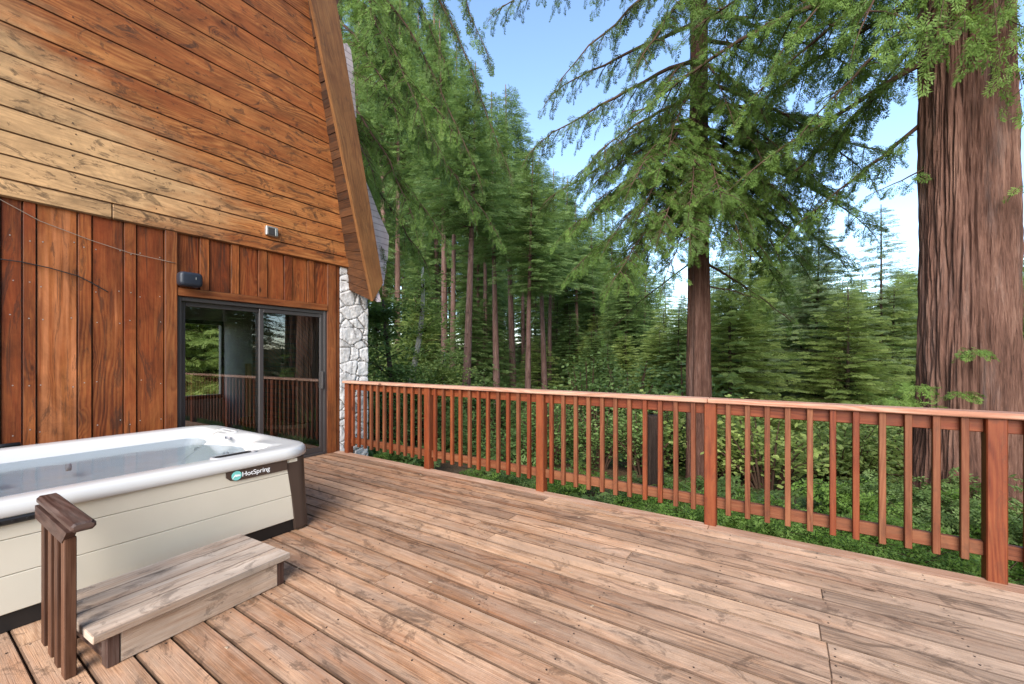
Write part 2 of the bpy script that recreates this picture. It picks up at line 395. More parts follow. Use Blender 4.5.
for k in range(90):
    x=random.uniform(-5.2,3); y=random.uniform(-.4,3.7); a=random.uniform(0,6.28); s=random.uniform(.004,.012)
    if -3.4>x and y<2.1: continue
    mb.prism([(x,y,.001),(x+s*math.cos(a)*2.2,y+s*math.sin(a)*2.2,.001),(x+s*(math.cos(a)*1.6-math.sin(a)*.8),y+s*(math.sin(a)*1.6+math.cos(a)*.8),.002),(x-s*math.sin(a)*.7,y+s*math.cos(a)*.7,.001)],(0,0,.003),random.random())
tag(mb.build('leaf_litter',simple('dry_specks',(.34,.25,.17),.8,var=.4,scale=30)),kind='stuff')

# ================================================================ railing
PX=[-5.353,-3.735,-2.112,-.490,1.135,2.76,4.385,6.01]; PY=3.80; PW=.092
rail=empty('deck_railing',(PX[0],PY+.05,0),'red stained wooden railing with square balusters along the far edge of the deck','railing')
for i,x in enumerate(PX):
    mb=MB(); mb.plank((x-PW/2,PY+.0,-.40),Z,X,Y,1.42,PW,PW,.006,tint=.45+.25*random.random()); 
    po=mb.build('post',M_RAIL,rail)
mb=MB()
for a,b in ((PX[0]-.06,PX[3]-.02),(PX[3]-.017,PX[7]+.1)):
    mb.plank((a,PY-.028,1.021),X,Y,Z,b-a,.150,.037,.007,tint=random.random())
mb.build('cap_rail',M_CAP,rail)
for i in range(len(PX)-1):
    a,b=PX[i]+PW/2,PX[i+1]-PW/2
    mb=MB(); mb.plank((a+.001,PY+.042,.925),X,Z,Y,b-a-.002,.089,.038,.004); mb.build('upper_rail',M_RAIL,rail)
    mb=MB(); mb.plank((a+.001,PY+.042,.140),X,Z,Y,b-a-.002,.089,.038,.004); mb.build('lower_rail',M_RAILP,rail)
    for k in range(11):
        x=PX[i]+(PX[i+1]-PX[i])*(k+1)/12+random.uniform(-.004,.004)
        mb=MB(); z0=.108+random.uniform(-.004,.004)
        mb.plank((x-.019,PY+.002,z0),Z,X,Y,1.018-z0,.038,.038,.003)
        mb.build('baluster',M_RAILP if random.random()<.45 else M_RAIL,rail)

# ================================================================ house
house=empty('wooden_house',(WX,2,0),'brown timber cabin with a sliding glass door and steep overhanging gable','house')
def ypx(px): return on_x(px,HZ,WX).y
# backing wall with the door opening (keeps the inside dark)
DY0,DY1,DZ=1.835,3.625,2.075
mb=MB()
for (ya,yb,za,zb) in ((-5,DY0-.001,-.3,2.8),(DY1+.001,3.835,-.3,2.8),(DY0,DY1,DZ+.001,2.8)):
    mb.prism([(WX-.16,ya,za),(WX-.16,yb,za),(WX-.16,yb,zb),(WX-.16,ya,zb)],(.135,0,0),.2)
mb.prism([(WX-.16,-5,2.802),(WX-.16,3.97,2.802),(WX-.16,2.6,9.5),(WX-.16,-5,9.5)],(.135,0,0),.2)
mb.build('wall_core',M_INWALL,house)
# vertical boards: wide boards with raised narrower ones between them
ed=[0,22,36,77,91.5,123,136,163.5]
mb=MB()
ys=[ypx(p) for p in ed]
def vboard(ya,yb,za,zb,proud,tint=None): mb.plank((WX-.022,ya,za),Z,Y,X,zb-za,yb-ya,.022+proud,.003,tint=tint)
ystart=ys[0]
for k in range(14):                                     # boards further left, out of frame
    w=.31 if k%2 else .10; ystart-=w; vboard(ystart+.002,ystart+w-.002,-.03,2.77,.012 if k%2 else .026)
tints=[.25,.50,.95,.62,.42,.66,.40]
for k in range(len(ys)-1): vboard(ys[k]+.004,ys[k+1]-.004,-.03,2.77,.012 if k in (0,2,4,6) else .024,tint=tints[k])
over=[58,165,208,298,335,415,455,525,560,625,655,712,735]
oy=[ypx(160+p*.2344) for p in over]
for k in range(len(oy)-1): vboard(oy[k]+.004,oy[k+1]-.004,2.17,2.77,.010 if k%2==0 else .026)
mb.build('board_wall',M_PLANK,house)
mb=MB()
yl0,yl1=ypx(163.8),ypx(176.2)
mb.plank((WX-.03,yl0,-.03),Z,Y,X,2.80,yl1-yl0,.072,.006,tint=.62)
mb.plank((WX-.03,yl1+.002,2.078),Y,Z,X,DY1-yl1-.004,.092,.066,.006,tint=.55)
mb.plank((WX-.03,DY1,-.03),Z,Y,X,2.80,3.765-DY1,.060,.006,tint=.5)
mb.plank((WX-.03,3.767,-.3),Z,Y,X,3.07,.068,.040,.004,tint=.3)
mb.plank((WX-.01,-4,-.0),Y,Z,X,yl0+4-.002,.12,.05,.005,tint=.7)
mb.build('door_casing',M_TRIM,house)
# horizontal gable siding
def yend(z): return 3.93-.177*(z-2.82)
zs=[2.765,2.926,3.13,3.334,3.542,3.763,3.997,4.256,4.525,4.826,5.109,5.438,5.782,6.15]
while zs[-1]<8: zs.append(zs[-1]+.36)
mbp=MB(); mbs=MB(); mbk=MB()
for k in range(len(zs)-1):
    za,zb=zs[k],zs[k+1]; ye_=yend((za+zb)/2)+.05
    rr=random.Random(k*5+1)
    if k==0:
        joint=1.30; mbs.plank((WX-.02,-4,za),Y,Z,X,4+joint-.003,zb-za-.012,.072,.012,tint=.55); mbs.plank((WX-.02,joint,za),Y,Z,X,ye_-joint,zb-za-.012,.072,.012,tint=.45)
        continue
    pr=.030+.004*rr.random(); jt={1:2.95,2:3.3}.get(k)
    tn=max(.10,.66-.045*max(0,k-3)+rr.uniform(-.13,.13))
    if jt:
        mbs.plank((WX-.02,-4,za),Y,Z,X,4+jt-.002,zb-za-.008,.020+pr,.005,tint=tn); mbs.plank((WX-.02,jt,za),Y,Z,X,ye_-jt,zb-za-.008,.020+pr,.005,tint=tn-.1)
    else: mbs.plank((WX-.02,-4,za),Y,Z,X,4+ye_,zb-za-.008,.020+pr,.005,tint=tn)
mbs.build('gable_siding',M_SIDING,house)
mb=MB()                                              # nail heads
for k in range(1,len(zs)-1):
    for q in range(9):
        y=.42+q*.61
        if y>yend(zs[k])-.1 or y>3.7: continue
        for dz in (.045,zs[k+1]-zs[k]-.05):
            if random.random()<.2: continue
            yy,zz=y+random.uniform(-.02,.02),zs[k]+dz+random.uniform(-.01,.01); r_=.006
            mb.prism([(WX+.0295,yy+r_*math.cos(j*1.0472),zz+r_*math.sin(j*1.0472)) for j in range(6)],(.0055,0,0),.2)
tag(mb.build('nail_heads',simple('rusted_nails',(.03,.018,.013),.6),house),kind='stuff')
mb=MB()
for k in range(len(ys)-1):
    pr_=.012 if k in (0,2,4,6) else .024
    for z_ in (.75,1.15,1.75,2.05,2.45):
        for yy in ((ys[k]+.03,ys[k+1]-.03) if ys[k+1]-ys[k]>.15 else ((ys[k]+ys[k+1])/2,)):
            if random.random()<.25: continue
            yy+=random.uniform(-.01,.01); zz=z_+random.uniform(-.03,.03); r_=.0055
            mb.prism([(WX+pr_-.001,yy+r_*math.cos(j*1.0472),zz+r_*math.sin(j*1.0472)) for j in range(6)],(.003,0,0),.2)
tag(mb.build('nail_heads',M_ALU,house),kind='stuff')
# barge board, soffit, roof slab
def on_barge(px,py):
    d=pdir(px,py); x=-5.2; 
    for _ in range(40):
        t=x/d.x; z=CH+d.z*t; x=WX+.12+(6.4-z)*.0913
    return Vector((x,d.y*t,z))
BL,BR,TL,TR=on_barge(373,301),on_barge(383,283),on_barge(311,0),on_barge(336,0)
dl=(TL-BL)*.35; dr=(TR-BR)*.35; TL2=TL+dl; TR2=TR+dr
mb=MB(); mb.prism([BL,BR,TR2,TL2],(-.055,0,0),.5,udir=(TL-BL)); mb.build('barge_board',M_BARGE,house)
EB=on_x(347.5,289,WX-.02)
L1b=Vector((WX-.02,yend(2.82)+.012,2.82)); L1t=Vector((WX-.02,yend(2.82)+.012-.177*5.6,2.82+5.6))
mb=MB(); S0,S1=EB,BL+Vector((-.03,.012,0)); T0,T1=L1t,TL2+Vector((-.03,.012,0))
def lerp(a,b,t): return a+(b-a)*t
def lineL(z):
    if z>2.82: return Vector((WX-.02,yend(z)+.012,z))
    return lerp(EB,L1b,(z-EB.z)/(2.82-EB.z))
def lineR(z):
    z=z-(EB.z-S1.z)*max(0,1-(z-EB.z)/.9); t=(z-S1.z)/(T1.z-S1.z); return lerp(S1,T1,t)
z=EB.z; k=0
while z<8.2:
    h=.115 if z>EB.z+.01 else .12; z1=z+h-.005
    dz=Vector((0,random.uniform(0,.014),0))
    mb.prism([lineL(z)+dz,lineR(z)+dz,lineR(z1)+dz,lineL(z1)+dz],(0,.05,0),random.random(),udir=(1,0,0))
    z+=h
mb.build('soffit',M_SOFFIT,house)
mb=MB()
e=Vector((0,.09,0))
mb.prism([S0+e+Vector((-3.5,0,0)),S0+e,S1+e,T1+e,T0+e+Vector((-3.5,0,0))],(0,.07,.01),.4)
mb.build('roof',M_SHINGLE,house)
# shingled cheek wall of the dormer behind the gable
def cheek(pl,x,ext):
    mb=MB(); pts=[on_x(px,py,x) for px,py in pl]; mb.prism(pts,(ext,0,0),.5,udir=(0,1,0),uvo=(0,0)); mb.build('dormer_cheek',M_SHINGLE,house)
cheek([(362,172),(369,188),(379,214),(389,236),(388,256),(383.5,286),(374,284),(364,230)],-6.9,-.5)
cheek([(340,44),(347,43),(351,50),(354,72),(356.5,118),(352,112),(340,80)],-7.4,-.35)
# sliding glass door
def bar(m,ya,yb,za,zb,xa,xb,c=.003): m.plank((xa,ya,za),Z,Y,X,zb-za,yb-ya,xb-xa,c,tint=.5)
door=None
mb=MB()
bar(mb,DY0+.001,DY0+.040,.0,DZ-.001,WX-.10,WX+.008); bar(mb,DY1-.045,DY1-.001,.0,DZ-.001,WX-.10,WX+.012)
mb.plank((WX-.10,DY0+.041,DZ-.045),Y,Z,X,DY1-DY0-.087,.044,.108,.003,tint=.5); mb.plank((WX-.12,DY0+.041,.0),Y,Z,X,DY1-DY0-.087,.035,.14,.003,tint=.5)
door=mb.build('sliding_door',M_METAL,house)
ym=2.727
for (ya,yb,x) in ((DY0+.042,ym+.028,WX-.072),(ym-.028,DY1-.047,WX-.035)):
    mb=MB()
    bar(mb,ya,ya+.05,.037,DZ-.047,x,x+.03); bar(mb,yb-.05,yb,.037,DZ-.047,x,x+.03)
    mb.plank((x,ya+.051,DZ-.047-.05),Y,Z,X,yb-ya-.102,.049,.03,.003,tint=.5); mb.plank((x,ya+.051,.037),Y,Z,X,yb-ya-.102,.07,.03,.003,tint=.5)
    mb.build('door_frame',M_METAL,door)
    mb=MB(); q=[(x+.015,ya+.05,.107),(x+.015,yb-.05,.107),(x+.015,yb-.05,DZ-.096),(x+.015,ya+.05,DZ-.096)]
    for p in q: mb.v.append(p)
    mb.face((0,1,2,3),[(0,0)]*4); mb.build('glass_pane',M_GLASS,door)
mb=MB(); bar(mb,DY1-.085,DY1-.060,.95,1.20,WX-.005,WX+.03); mb.build('door_handle',M_METAL,door)
# room behind the glass
mb=MB()
XB=-9.0; W0,W1,WZ0,WZ1=2.98,3.66,.70,2.02
mb.prism([(XB,-1,-.05),(WX-.18,-1,-.05),(WX-.18,3.84,-.05),(XB,3.84,-.05)],(0,0,.03),.3)
mb.prism([(XB,-1,2.55),(WX-.18,-1,2.55),(WX-.18,3.84,2.55),(XB,3.84,2.55)],(0,0,.05),.3)
mb.prism([(XB,-1.05,-.05),(WX-.18,-1.05,-.05),(WX-.18,-1.05,2.6),(XB,-1.05,2.6)],(0,-.05,0),.3)
mb.prism([(XB-.1,3.70,-.05),(WX-.165,3.70,-.05),(WX-.165,3.70,2.6),(XB-.1,3.70,2.6)],(0,.13,0),.3)
for (ya,yb,za,zb) in ((-1.05,W0,-.05,2.6),(W1,3.69,-.05,2.6),(W0,W1,-.05,WZ0),(W0,W1,WZ1,2.6)):
    mb.prism([(XB-.1,ya,za),(XB-.1,yb,za),(XB-.1,yb,zb),(XB-.1,ya,zb)],(.08,0,0),.3)
mb.build('inner_room',M_INWALL,house)
mb=MB()
for (ya,yb,za,zb) in ((W0-.07,W0,WZ0-.07,WZ1+.07),(W1,W1+.035,WZ0-.07,WZ1+.07),(W0,W1,WZ1,WZ1+.07),(W0,W1,WZ0-.07,WZ0)):
    mb.prism([(XB-.018,ya,za),(XB-.018,yb,za),(XB-.018,yb,zb),(XB-.018,ya,zb)],(.03,0,0),.3)
mb.build('window_frame',M_DARKW,house)
# stone chimney pier at the corner
pier=MB(); px0,px1,py0,py1=-6.9,WX+.015,3.84,4.36
core=MB(); core.prism([(px0,py0+.03,-1.6),(px1-.055,py0+.03,-1.6),(px1-.055,py1-.055,-1.6),(px0,py1-.055,-1.6)],(0,0,4.6),.2)
pr=core.build('stone_pier',M_MORTAR,house)
def stone_sheet(o,u,n,width,seed):
    """rubble masonry modelled as a real relief: stones stand out, joints are cut back"""
    st=.0125; nu=int(width/st)+1; z0,z1=-1.5,2.95; nv=int((z1-z0)/st)+1; base=len(pier.v); E=[]
    for j in range(nv):
        for i in range(nu):
            x=min(width,i*st); z=z0+(z1-z0)*j/(nv-1)
            q=Vector((x/.30+.22*mnoise.noise((x*4,z*4,seed))+seed*5,z/.185+.30*mnoise.noise((x*4,z*4,seed+4)),0))
            ds,_=mnoise.voronoi(q,distance_metric='DISTANCE'); e=ds[1]-ds[0]; cid=_[0]
            tn=.5+.5*mnoise.noise((cid[0]*7.7,cid[1]*7.7,3))
            k=min(1,e/.11)
            hgt_=-.020*(1-k)**2+.008*mnoise.noise((cid[0]*3.1,cid[1]*3.1,8))*k+.010*mnoise.noise((x*9,z*9,seed))*k+.005*mnoise.noise((x*30,z*30,seed))
            if i in (0,nu-1): hgt_-=.01
            p=Vector(o)+Vector(u)*x+Z*z+Vector(n)*hgt_
            pier.v.append(tuple(p)); E.append((k,tn))
    flip=Vector(u).cross(Z).dot(Vector(n))<0
    for j in range(nv-1):
        for i in range(nu-1):
            A=base+j*nu+i; q=[A,A+1,A+nu+1,A+nu]
            k,tn=E[A-base]
            pier.face(q[::-1] if flip else q,[(0,0)]*4,tn if k>.22 else 0.0,True,0.0 if k>.22 else (1.0 if tn>.36 else .25))
stone_sheet((px1,py0,0),Y,X,py1-py0,1.0); stone_sheet((px0,py1,0),X,Y,px1-px0-.008,2.0)
pier.build('stone_facing',M_STONE,pr)
# fireplace seen through the glass
fp=empty('brick_fireplace',(-6.5,3.4,0),'brick fireplace with an arched opening and curved hearth, seen through the right glass pane','fireplace')
mb=MB()
FX0,FX1=-7.35,-6.05; ac=(-6.62,1.55); ar=.24
arch=[(FX0,.0),(FX1,.0),(FX1,1.85)]
arch=[(FX0,.5),(ac[0]-ar,.5),(ac[0]-ar,ac[1])]+[(ac[0]-ar*math.cos(math.pi*k/10),ac[1]+ar*math.sin(math.pi*k/10)) for k in range(1,10)]+[(ac[0]+ar,ac[1]),(ac[0]+ar,.5),(FX1,.5),(FX1,1.95),(FX0,1.95)]
arch=[(x,1.30 if (abs(abs(x-ac[0])-ar)<.001 and z==.5) else z) for x,z in arch]
arch=[(FX0,.42),(FX1,.42),(FX1,1.30),(ac[0]+ar,1.30),(ac[0]+ar,ac[1])]+[(ac[0]+ar*math.cos(math.pi*k/10),ac[1]+ar*math.sin(math.pi*k/10)) for k in range(1,10)]+[(ac[0]-ar,ac[1]),(ac[0]-ar,1.30),(FX0,1.30)]
mb.prism([(x,3.45,z) for x,z in arch],(0,.24,0),.5,udir=(1,0,0),uvo=(0,0))
up=[(FX1,1.301),(FX1,2.1),(FX0,2.1),(FX0,1.301),(ac[0]-ar,1.301)]+[(ac[0]-ar*math.cos(math.pi*k/10),ac[1]+ar*math.sin(math.pi*k/10)) for k in range(0,11)]+[(ac[0]+ar,1.301)]
mb=MB(); mb.prism([(x,3.45,.42) for x in (FX0,FX1)]+[(x,3.45,1.30) for x in (FX1,FX0)],(0,.24,0),.5,udir=(1,0,0),uvo=(0,0))
mb.prism([(x,3.45,z) for x,z in up],(0,.24,0),.5,udir=(1,0,0),uvo=(0,0))
mb.build('brickwork',M_BRICK,fp)
mb=MB(); mb.prism([(x,3.66,z) for x,z in ((ac[0]-ar,1.3),(ac[0]+ar,1.3),(ac[0]+ar,1.8),(ac[0]-ar,1.8))],(0,.02,0)); mb.build('firebox',M_BLACK,fp)
mb=MB(); hc=(-6.55,3.44); n=18
def hp(r,z): return [(hc[0]+r*1.25*math.cos(math.pi+math.pi*k/n),hc[1]+r*.72*math.sin(math.pi+math.pi*k/n),z) for k in range(n+1)]
mb.prism(hp(.55,-.02),(0,0,.40),.5,udir=(1,0,0),uvo=(0,0)); mb.build('hearth_base',M_BRICK,fp)
mb=MB()
for k in range(n):
    a=hp(.62,.385); mb.prism([a[k],lerp(Vector(a[k]),Vector(a[k+1]),.93),Vector((hc[0],hc[1],.385))],(0,0,.055),random.random())
mb.build('hearth_slab',M_HEARTH,fp)
mb=MB(); mb.plank((-7.42,3.36,.44),Z,X,Y,.86,.07,.08,.01); mb.build('timber_post',M_DRYWOOD,fp)

# ---- things fixed to the wall
sp0=on_x(176.5,288,WX+.06); sp1=on_x(200,288,WX+.06)
spk=empty('outdoor_speaker',(WX+.1,(sp0.y+sp1.y)/2,2.19),'black rounded speaker on the wall above the left end of the glass door','speaker')
def rrect(cx,cy,a,b,r,n=8):
    pts=[]
    for (sx,sy,a0) in ((1,1,0),(-1,1,90),(-1,-1,180),(1,-1,270)):
        for k in range(n+1):
            an=math.radians(a0+90*k/n); pts.append((cx+sx*(a-r)+r*math.cos(an),cy+sy*(b-r)+r*math.sin(an)))
    return pts
yc,zc=(sp0.y+sp1.y)/2,2.258; hw=(sp1.y-sp0.y)/2
mb=MB(); loops=[]
for (yy,sc) in ((-hw,.55),(-hw+.008,.80),(-hw+.022,.95),(-hw+.04,1.0),(hw-.04,1.0),(hw-.022,.95),(hw-.008,.80),(hw,.55)):
    loops.append([(WX+.095+(p[0])*sc,yc+yy,zc+p[1]*sc) for p in rrect(0,0,.066,.078,.035)])
mb.loft(loops,.5,cap_last=True,cap_first=True); mb.build('speaker_body',M_SPK,spk)
mb=MB(); mb.prism([(WX+.1615,yc+.035+.004*math.cos(k),zc+.012+.016*math.sin(k)) for k in np.linspace(0,6,9)],(.003,0,0)); mb.build('badge',M_ALU,spk)
mb=MB(); mb.plank((WX+.005,yc-.03,2.19),Y,Z,X,.06,.12,.04,.004); mb.build('bracket',M_BLACK,spk)
b=on_x(271.5,232,WX+.05)
bx=empty('junction_box',(WX+.04,b.y,b.z),'small square metal electrical box screwed to the gable siding','electrical box')
mb=MB(); mb.plank((WX+.03,b.y-.075,b.z-.055),Y,Z,X,.15,.12,.045,.008); mb.build('box_body',M_ALU,bx)
mb=MB(); mb.plank((WX+.0755,b.y-.058,b.z-.045),Y,Z,X,.085,.09,.007,.003); mb.build('cover_plate',M_METAL,bx)
mb=MB(); mb.plank((WX+.0755,b.y+.034,b.z-.045),Y,Z,X,.032,.09,.005,.002); mb.build('side_plate',M_ALU,bx)
def wire(name,pl,r,mat,label):
    pts=[on_x(px,py,WX+xo) for px,py,xo in pl]; out=[]
    for a,b_ in zip(pts,pts[1:]):
        for k in range(8): out.append(lerp(a,b_,k/8))
    out.append(pts[-1]); m=MB(); m.tube(out,r,6); tag(m.build(name,mat),label,'cable')
wire('wall_wire',[(-8,195,.034),(40,221,.034),(90,240,.034),(130,253,.034),(175,263,.05)],.0035,M_WIRE,'thin pale wire strung slanting across the top of the vertical boards')
wire('wall_cable',[(-8,258,.03),(22,262,.034),(50,268,.034),(78,276,.034),(92,283,.034),(108,292,.03)],.005,M_CABLE,'dark cable looping across the vertical boards below the pale wire')

# ================================================================ hot tub
tub=empty('hot_tub',(-4.28,.99,0),'white hot tub with cream panels and brown corners in front of the wall','hot tub')
TX0,TX1,TY0,TY1=-5.29,-3.27,-.10,2.065
tcx,tcy,ta,tb=(TX0+TX1)/2,(TY0+TY1)/2,(TX1-TX0)/2,(TY1-TY0)/2
def ring(ins,z,r0=.28,n=14,dense=True):
    r=max(r0-ins,.10); a,b_=ta-ins,tb-ins; r=min(r,a*.9,b_*.9)
    c=rrect(tcx,tcy,a,b_,r,n)
    out=[]                                          # subdivide the straight sides as well
    m=len(c)
    for i in range(m):
        p,q=c[i],c[(i+1)%m]; out.append(p)
        if i%(n+1)==n:
            for k in range(1,24): out.append((p[0]+(q[0]-p[0])*k/24,p[1]+(q[1]-p[1])*k/24))
    return [Vector((p[0],p[1],z)) for p in out]
prof=[(.06,.585),(.012,.588),(.0,.598),(-.002,.625),(.006,.652),(.022,.668),(.045,.674),(.09,.675),(.14,.673),(.165,.668),(.185,.655),(.205,.632),(.225,.60),(.25,.56),(.28,.50),(.31,.44),(.36,.41),(.45,.40),(.52,.38),(.56,.28),(.60,.16),(.70,.13),(.90,.12)]
loops=[ring(i,z) for i,z in prof]
def sculpt(p,ins):
    x,y,z=p
    def g(cx,cy,sx,sy): return math.exp(-((x-cx)/sx)**2-((y-cy)/sy)**2)
    if ins>.10 and ins<.5:
        k=min(1,(ins-.10)/.08)
        # raised lounge shoulders at the far end, scooped head rest between them
        z+=k*(.20*g(-3.72,1.72,.24,.17)+.17*g(-4.55,1.72,.20,.15))*min(1,(.70-min(z,.70))/.12+.0)
        z=min(z,.672)
        z-=k*.06*g(-4.12,1.90,.18,.07)
    return Vector((x,y,z))
loops=[[sculpt(p,prof[i][0]) for p in lp] for i,lp in enumerate(loops)]
mb=MB(); mb.loft(loops,.5,True,cap_last=True); mb.build('shell',M_ACRYL,tub)
mb=MB(); w=ring(.20,.580); mb.v=[tuple(p) for p in w]; mb.face(range(len(w)),[(p.x,p.y) for p in w]); mb.build('water',M_WATER,tub)
# cabinet
CX0,CX1,CY0,CY1=-5.24,-3.30,-.05,1.985
mb=MB()
zsb=[.095,.290,.474,.588]
for a,b_ in zip(zsb,zsb[1:]): mb.plank((CX1-.02,CY0+.05,a+.002),Y,Z,X,1.80-CY0-.05+.09,b_-a-.003,.021,.003,tint=.5)
for (xa,xb,ya,yb) in ((CX0,CX0+.03,CY0,CY1-.05),(CX0+.031,CX1-.022,CY0,CY0+.03),(CX0+.031,CX1-.17,CY1-.08,CY1-.05)):
    mb.prism([(xa,ya,.09),(xb,ya,.09),(xb,yb,.09),(xa,yb,.09)],(0,0,.49),.5)
mb.build('cabinet',M_PANEL,tub)
mb=MB(); mb.prism([(CX0+.03,CY0+.03,.002),(CX1-.015,CY0+.03,.002),(CX1-.015,CY1-.04,.002),(CX0+.03,CY1-.04,.002)],(0,0,.088),.5); mb.build('base_pan',M_BLACK,tub)
mb=MB()   # far-right corner piece, rounded in plan, its inner edge slanting
def corner(z,yin,grow):
    r=.085; pts=[(CX1+.006+grow,yin)]
    for k in range(9):
        an=math.radians(90*k/8); pts.append((CX1+.006+grow-r+r*math.cos(an),CY1+grow-r+r*math.sin(an)))
    pts+=[(CX1-.16,CY1+grow),(CX1-.16,CY1-.05),(CX1-.03,yin)]
    return [Vector((p[0],p[1],z)) for p in pts]
lps=[corner(.012,1.868,.012),corner(.03,1.866,.016),corner(.30,1.838,.004),corner(.587,1.795,-.006)]
mb.loft([l[::1] for l in lps],.5,False,cap_last=True); mb.build('corner_post',M_BROWN,tub)
mb=MB()
def yf(px): return on_x(px,HZ,CX1+.01).y
pl=[(yf(226),.586),(yf(226)+.002,.545),(yf(230),.522),(yf(236),.512),(1.80,.510),(1.80,.586)]
mb.prism([(CX1+.002,y,z) for y,z in pl],(.012,0,0),.5)
nm=mb.build('name_plate',M_BROWN,tub)
ey,ez=yf(236.3),.549
mb=MB(); mb.prism([(CX1+.0145,ey+.033*math.cos(k*math.pi/12),ez+.033*math.sin(k*math.pi/12)) for k in range(24)],(.002,0,0)); mb.build('emblem',M_TEAL,nm)
mb=MB(); sw=[]
for k in range(9): t=k/8; sw.append((CX1+.0170,ey-.026+.052*t,ez-.012+.020*math.sin(t*3.1)*(1 if t<.5 else .6)+.014*t))
mb.prism(sw+[(p[0],p[1]-.002,p[2]-.009-.006*math.sin(i/8*3.14)) for i,p in list(enumerate(sw))[::-1]],(.001,0,0)); mb.build('emblem_wave',M_WHITE,nm)
def lettering(name,txt,h,origin,xd,yd,mat,parent,ext=.001):
    cu=bpy.data.curves.new(name,'FONT'); cu.body=txt; cu.size=h; cu.extrude=ext; cu.align_y='CENTER'
    to=bpy.data.objects.new(name,cu); COL.objects.link(to)
    dg=bpy.context.evaluated_depsgraph_get(); me=bpy.data.meshes.new_from_object(to.evaluated_get(dg)); bpy.data.objects.remove(to)
    zd=Vector(xd).cross(Vector(yd)); xs=[]
    for v in me.vertices: v.co=Vector(origin)+Vector(xd)*v.co.x+Vector(yd)*v.co.y+zd*v.co.z
    me.materials.clear(); me.materials.append(mat); return link_mesh(name,me,parent)
lettering('lettering','HotSpring',.048,(CX1+.0155,yf(241.5),.549),Y,Z,M_WHITE,nm)
# skimmer slot on the near rim, grip slot at the far end
def slot(name,cx,cy,a,b_,rot,z,mat,depth=.012):
    m=MB(); c,s_=math.cos(rot),math.sin(rot)
    def lp(k,zz): return [Vector((cx+(p[0]*c-p[1]*s_),cy+(p[0]*s_+p[1]*c),zz)) for p in rrect(0,0,a*k,b_*k,min(a,b_)*.98*k,6)]
    m.loft([lp(1.0,z-.01),lp(1.0,z+.004),lp(.9,z+.006),lp(.82,z+.004),lp(.78,z-depth)],.5,True,cap_last=True); return m.build(name,mat,tub)
slot('skimmer_rim',-3.415,1.475,.050,.155,.0,.675,M_GREYP)
mb=MB(); mb.prism([(p[0],p[1],.6765) for p in rrect(-3.425,1.475,.026,.118,.024,6)],(0,0,.003)); mb.build('skimmer_opening',M_BLACK,tub)
slot('grip_rim',-4.30,1.80,.085,.022,-.35,.655,M_GREYP)
slot('head_rest',-4.62,1.93,.17,.035,.0,.672,M_ACRYL)
for (jx,jy,jz) in ((-4.0,1.74,.52),(-4.2,1.76,.52),(-4.75,1.74,.5),(-4.9,.9,.5),(-4.9,.5,.5)):
    mb=MB(); mb.tube([(jx,jy,jz),(jx,jy-.03,jz-.0)],.03,10); mb.build('jet',M_GREYP,tub)
# cover bracket at the left end and hinge at the back
mb=MB(); y0,y1=yf(-30),yf(36)
mb.plank((CX1+.006,y0,.555),Y,Z,X,y1-y0,.034,.03,.008,tint=.5)
for k in range(5): mb.tube([(CX1+.034,y1-.03-.05*k,.572),(CX1+.041,y1-.03-.05*k,.572)],.007,8)
mb.build('cover_bracket',M_BLACK,tub)
hb=on_x(4,444,-5.33)
mb=MB(); mb.plank((-5.40,hb.y-.12,.63),Y,Z,X,.20,.03,.09,.008); mb.tube([(-5.36,hb.y-.10,.672),(-5.36,hb.y+.09,.672)],.02,8); mb.build('cover_hinge',M_BLACK,tub)

# ================================================================ step in front of the tub
ang=math.atan2(-.107,.912); 
u=Vector((-.06,1,0)).normalized(); v=Vector((u.y,-u.x,0))       # u along the tub, v away from it
o=Vector((-2.495,.525,0))
step=empty('wooden_step',(o+u*.46-v*.3),'low grey weathered wooden step against the front of the hot tub','step')
mb=MB()
D=.575; 
for k in range(4):
    mb.plank(o-v*(D-k*D/4)+Z*.152,u,v,Z,.895,D/4-.003,.038,.005,tint=.35+.3*random.random())
mb.build('tread',M_STEP,step)
mb=MB(); mb.plank(o+u*.105-v*.075+Z*.002,u,Z,v,.74,.149,.035,.004,tint=.5); mb.build('riser',M_STEP,step)
for a in (.055,.83):
    for w_ in (.10,.50):
        mb=MB(); mb.plank(o+u*a-v*w_+Z*.001,Z,u,v,.150,.046,.062,.004,tint=.5); mb.build('leg',M_DARKW,step)
    mb=MB(); mb.plank(o+u*a-v*.437+Z*.03,v,Z,u,.335,.118,.040,.004,tint=.6); mb.build('side_rail',M_DARKW,step)

# ================================================================ short grab rail beside the step
gr=empty('grab_rail',(-2.8,.49,0),'short dark wooden grab rail on pickets at the near end of the step','grab rail')
for x in (-3.05,-2.91,-2.79,-2.662):
    mb=MB(); mb.plank((x,.489-.031,.001),Z,X,Y,.612,.062,.038,.003); mb.build('picket',M_PICKET,gr)
mb=MB(); mb.plank((-3.18,.460,.655),X,Y,Z,.672,.080,.040,.012,tint=.4); mb.build('cap_board',M_DARKW,gr)
mb=MB(); mb.prism([(-3.16,.4535,.654),(-2.545,.4535,.654),(-2.63,.4535,.590),(-3.16,.4535,.590)],(0,.034,0),.35,udir=(1,0,0)); mb.build('side_board',M_DARKW,gr)
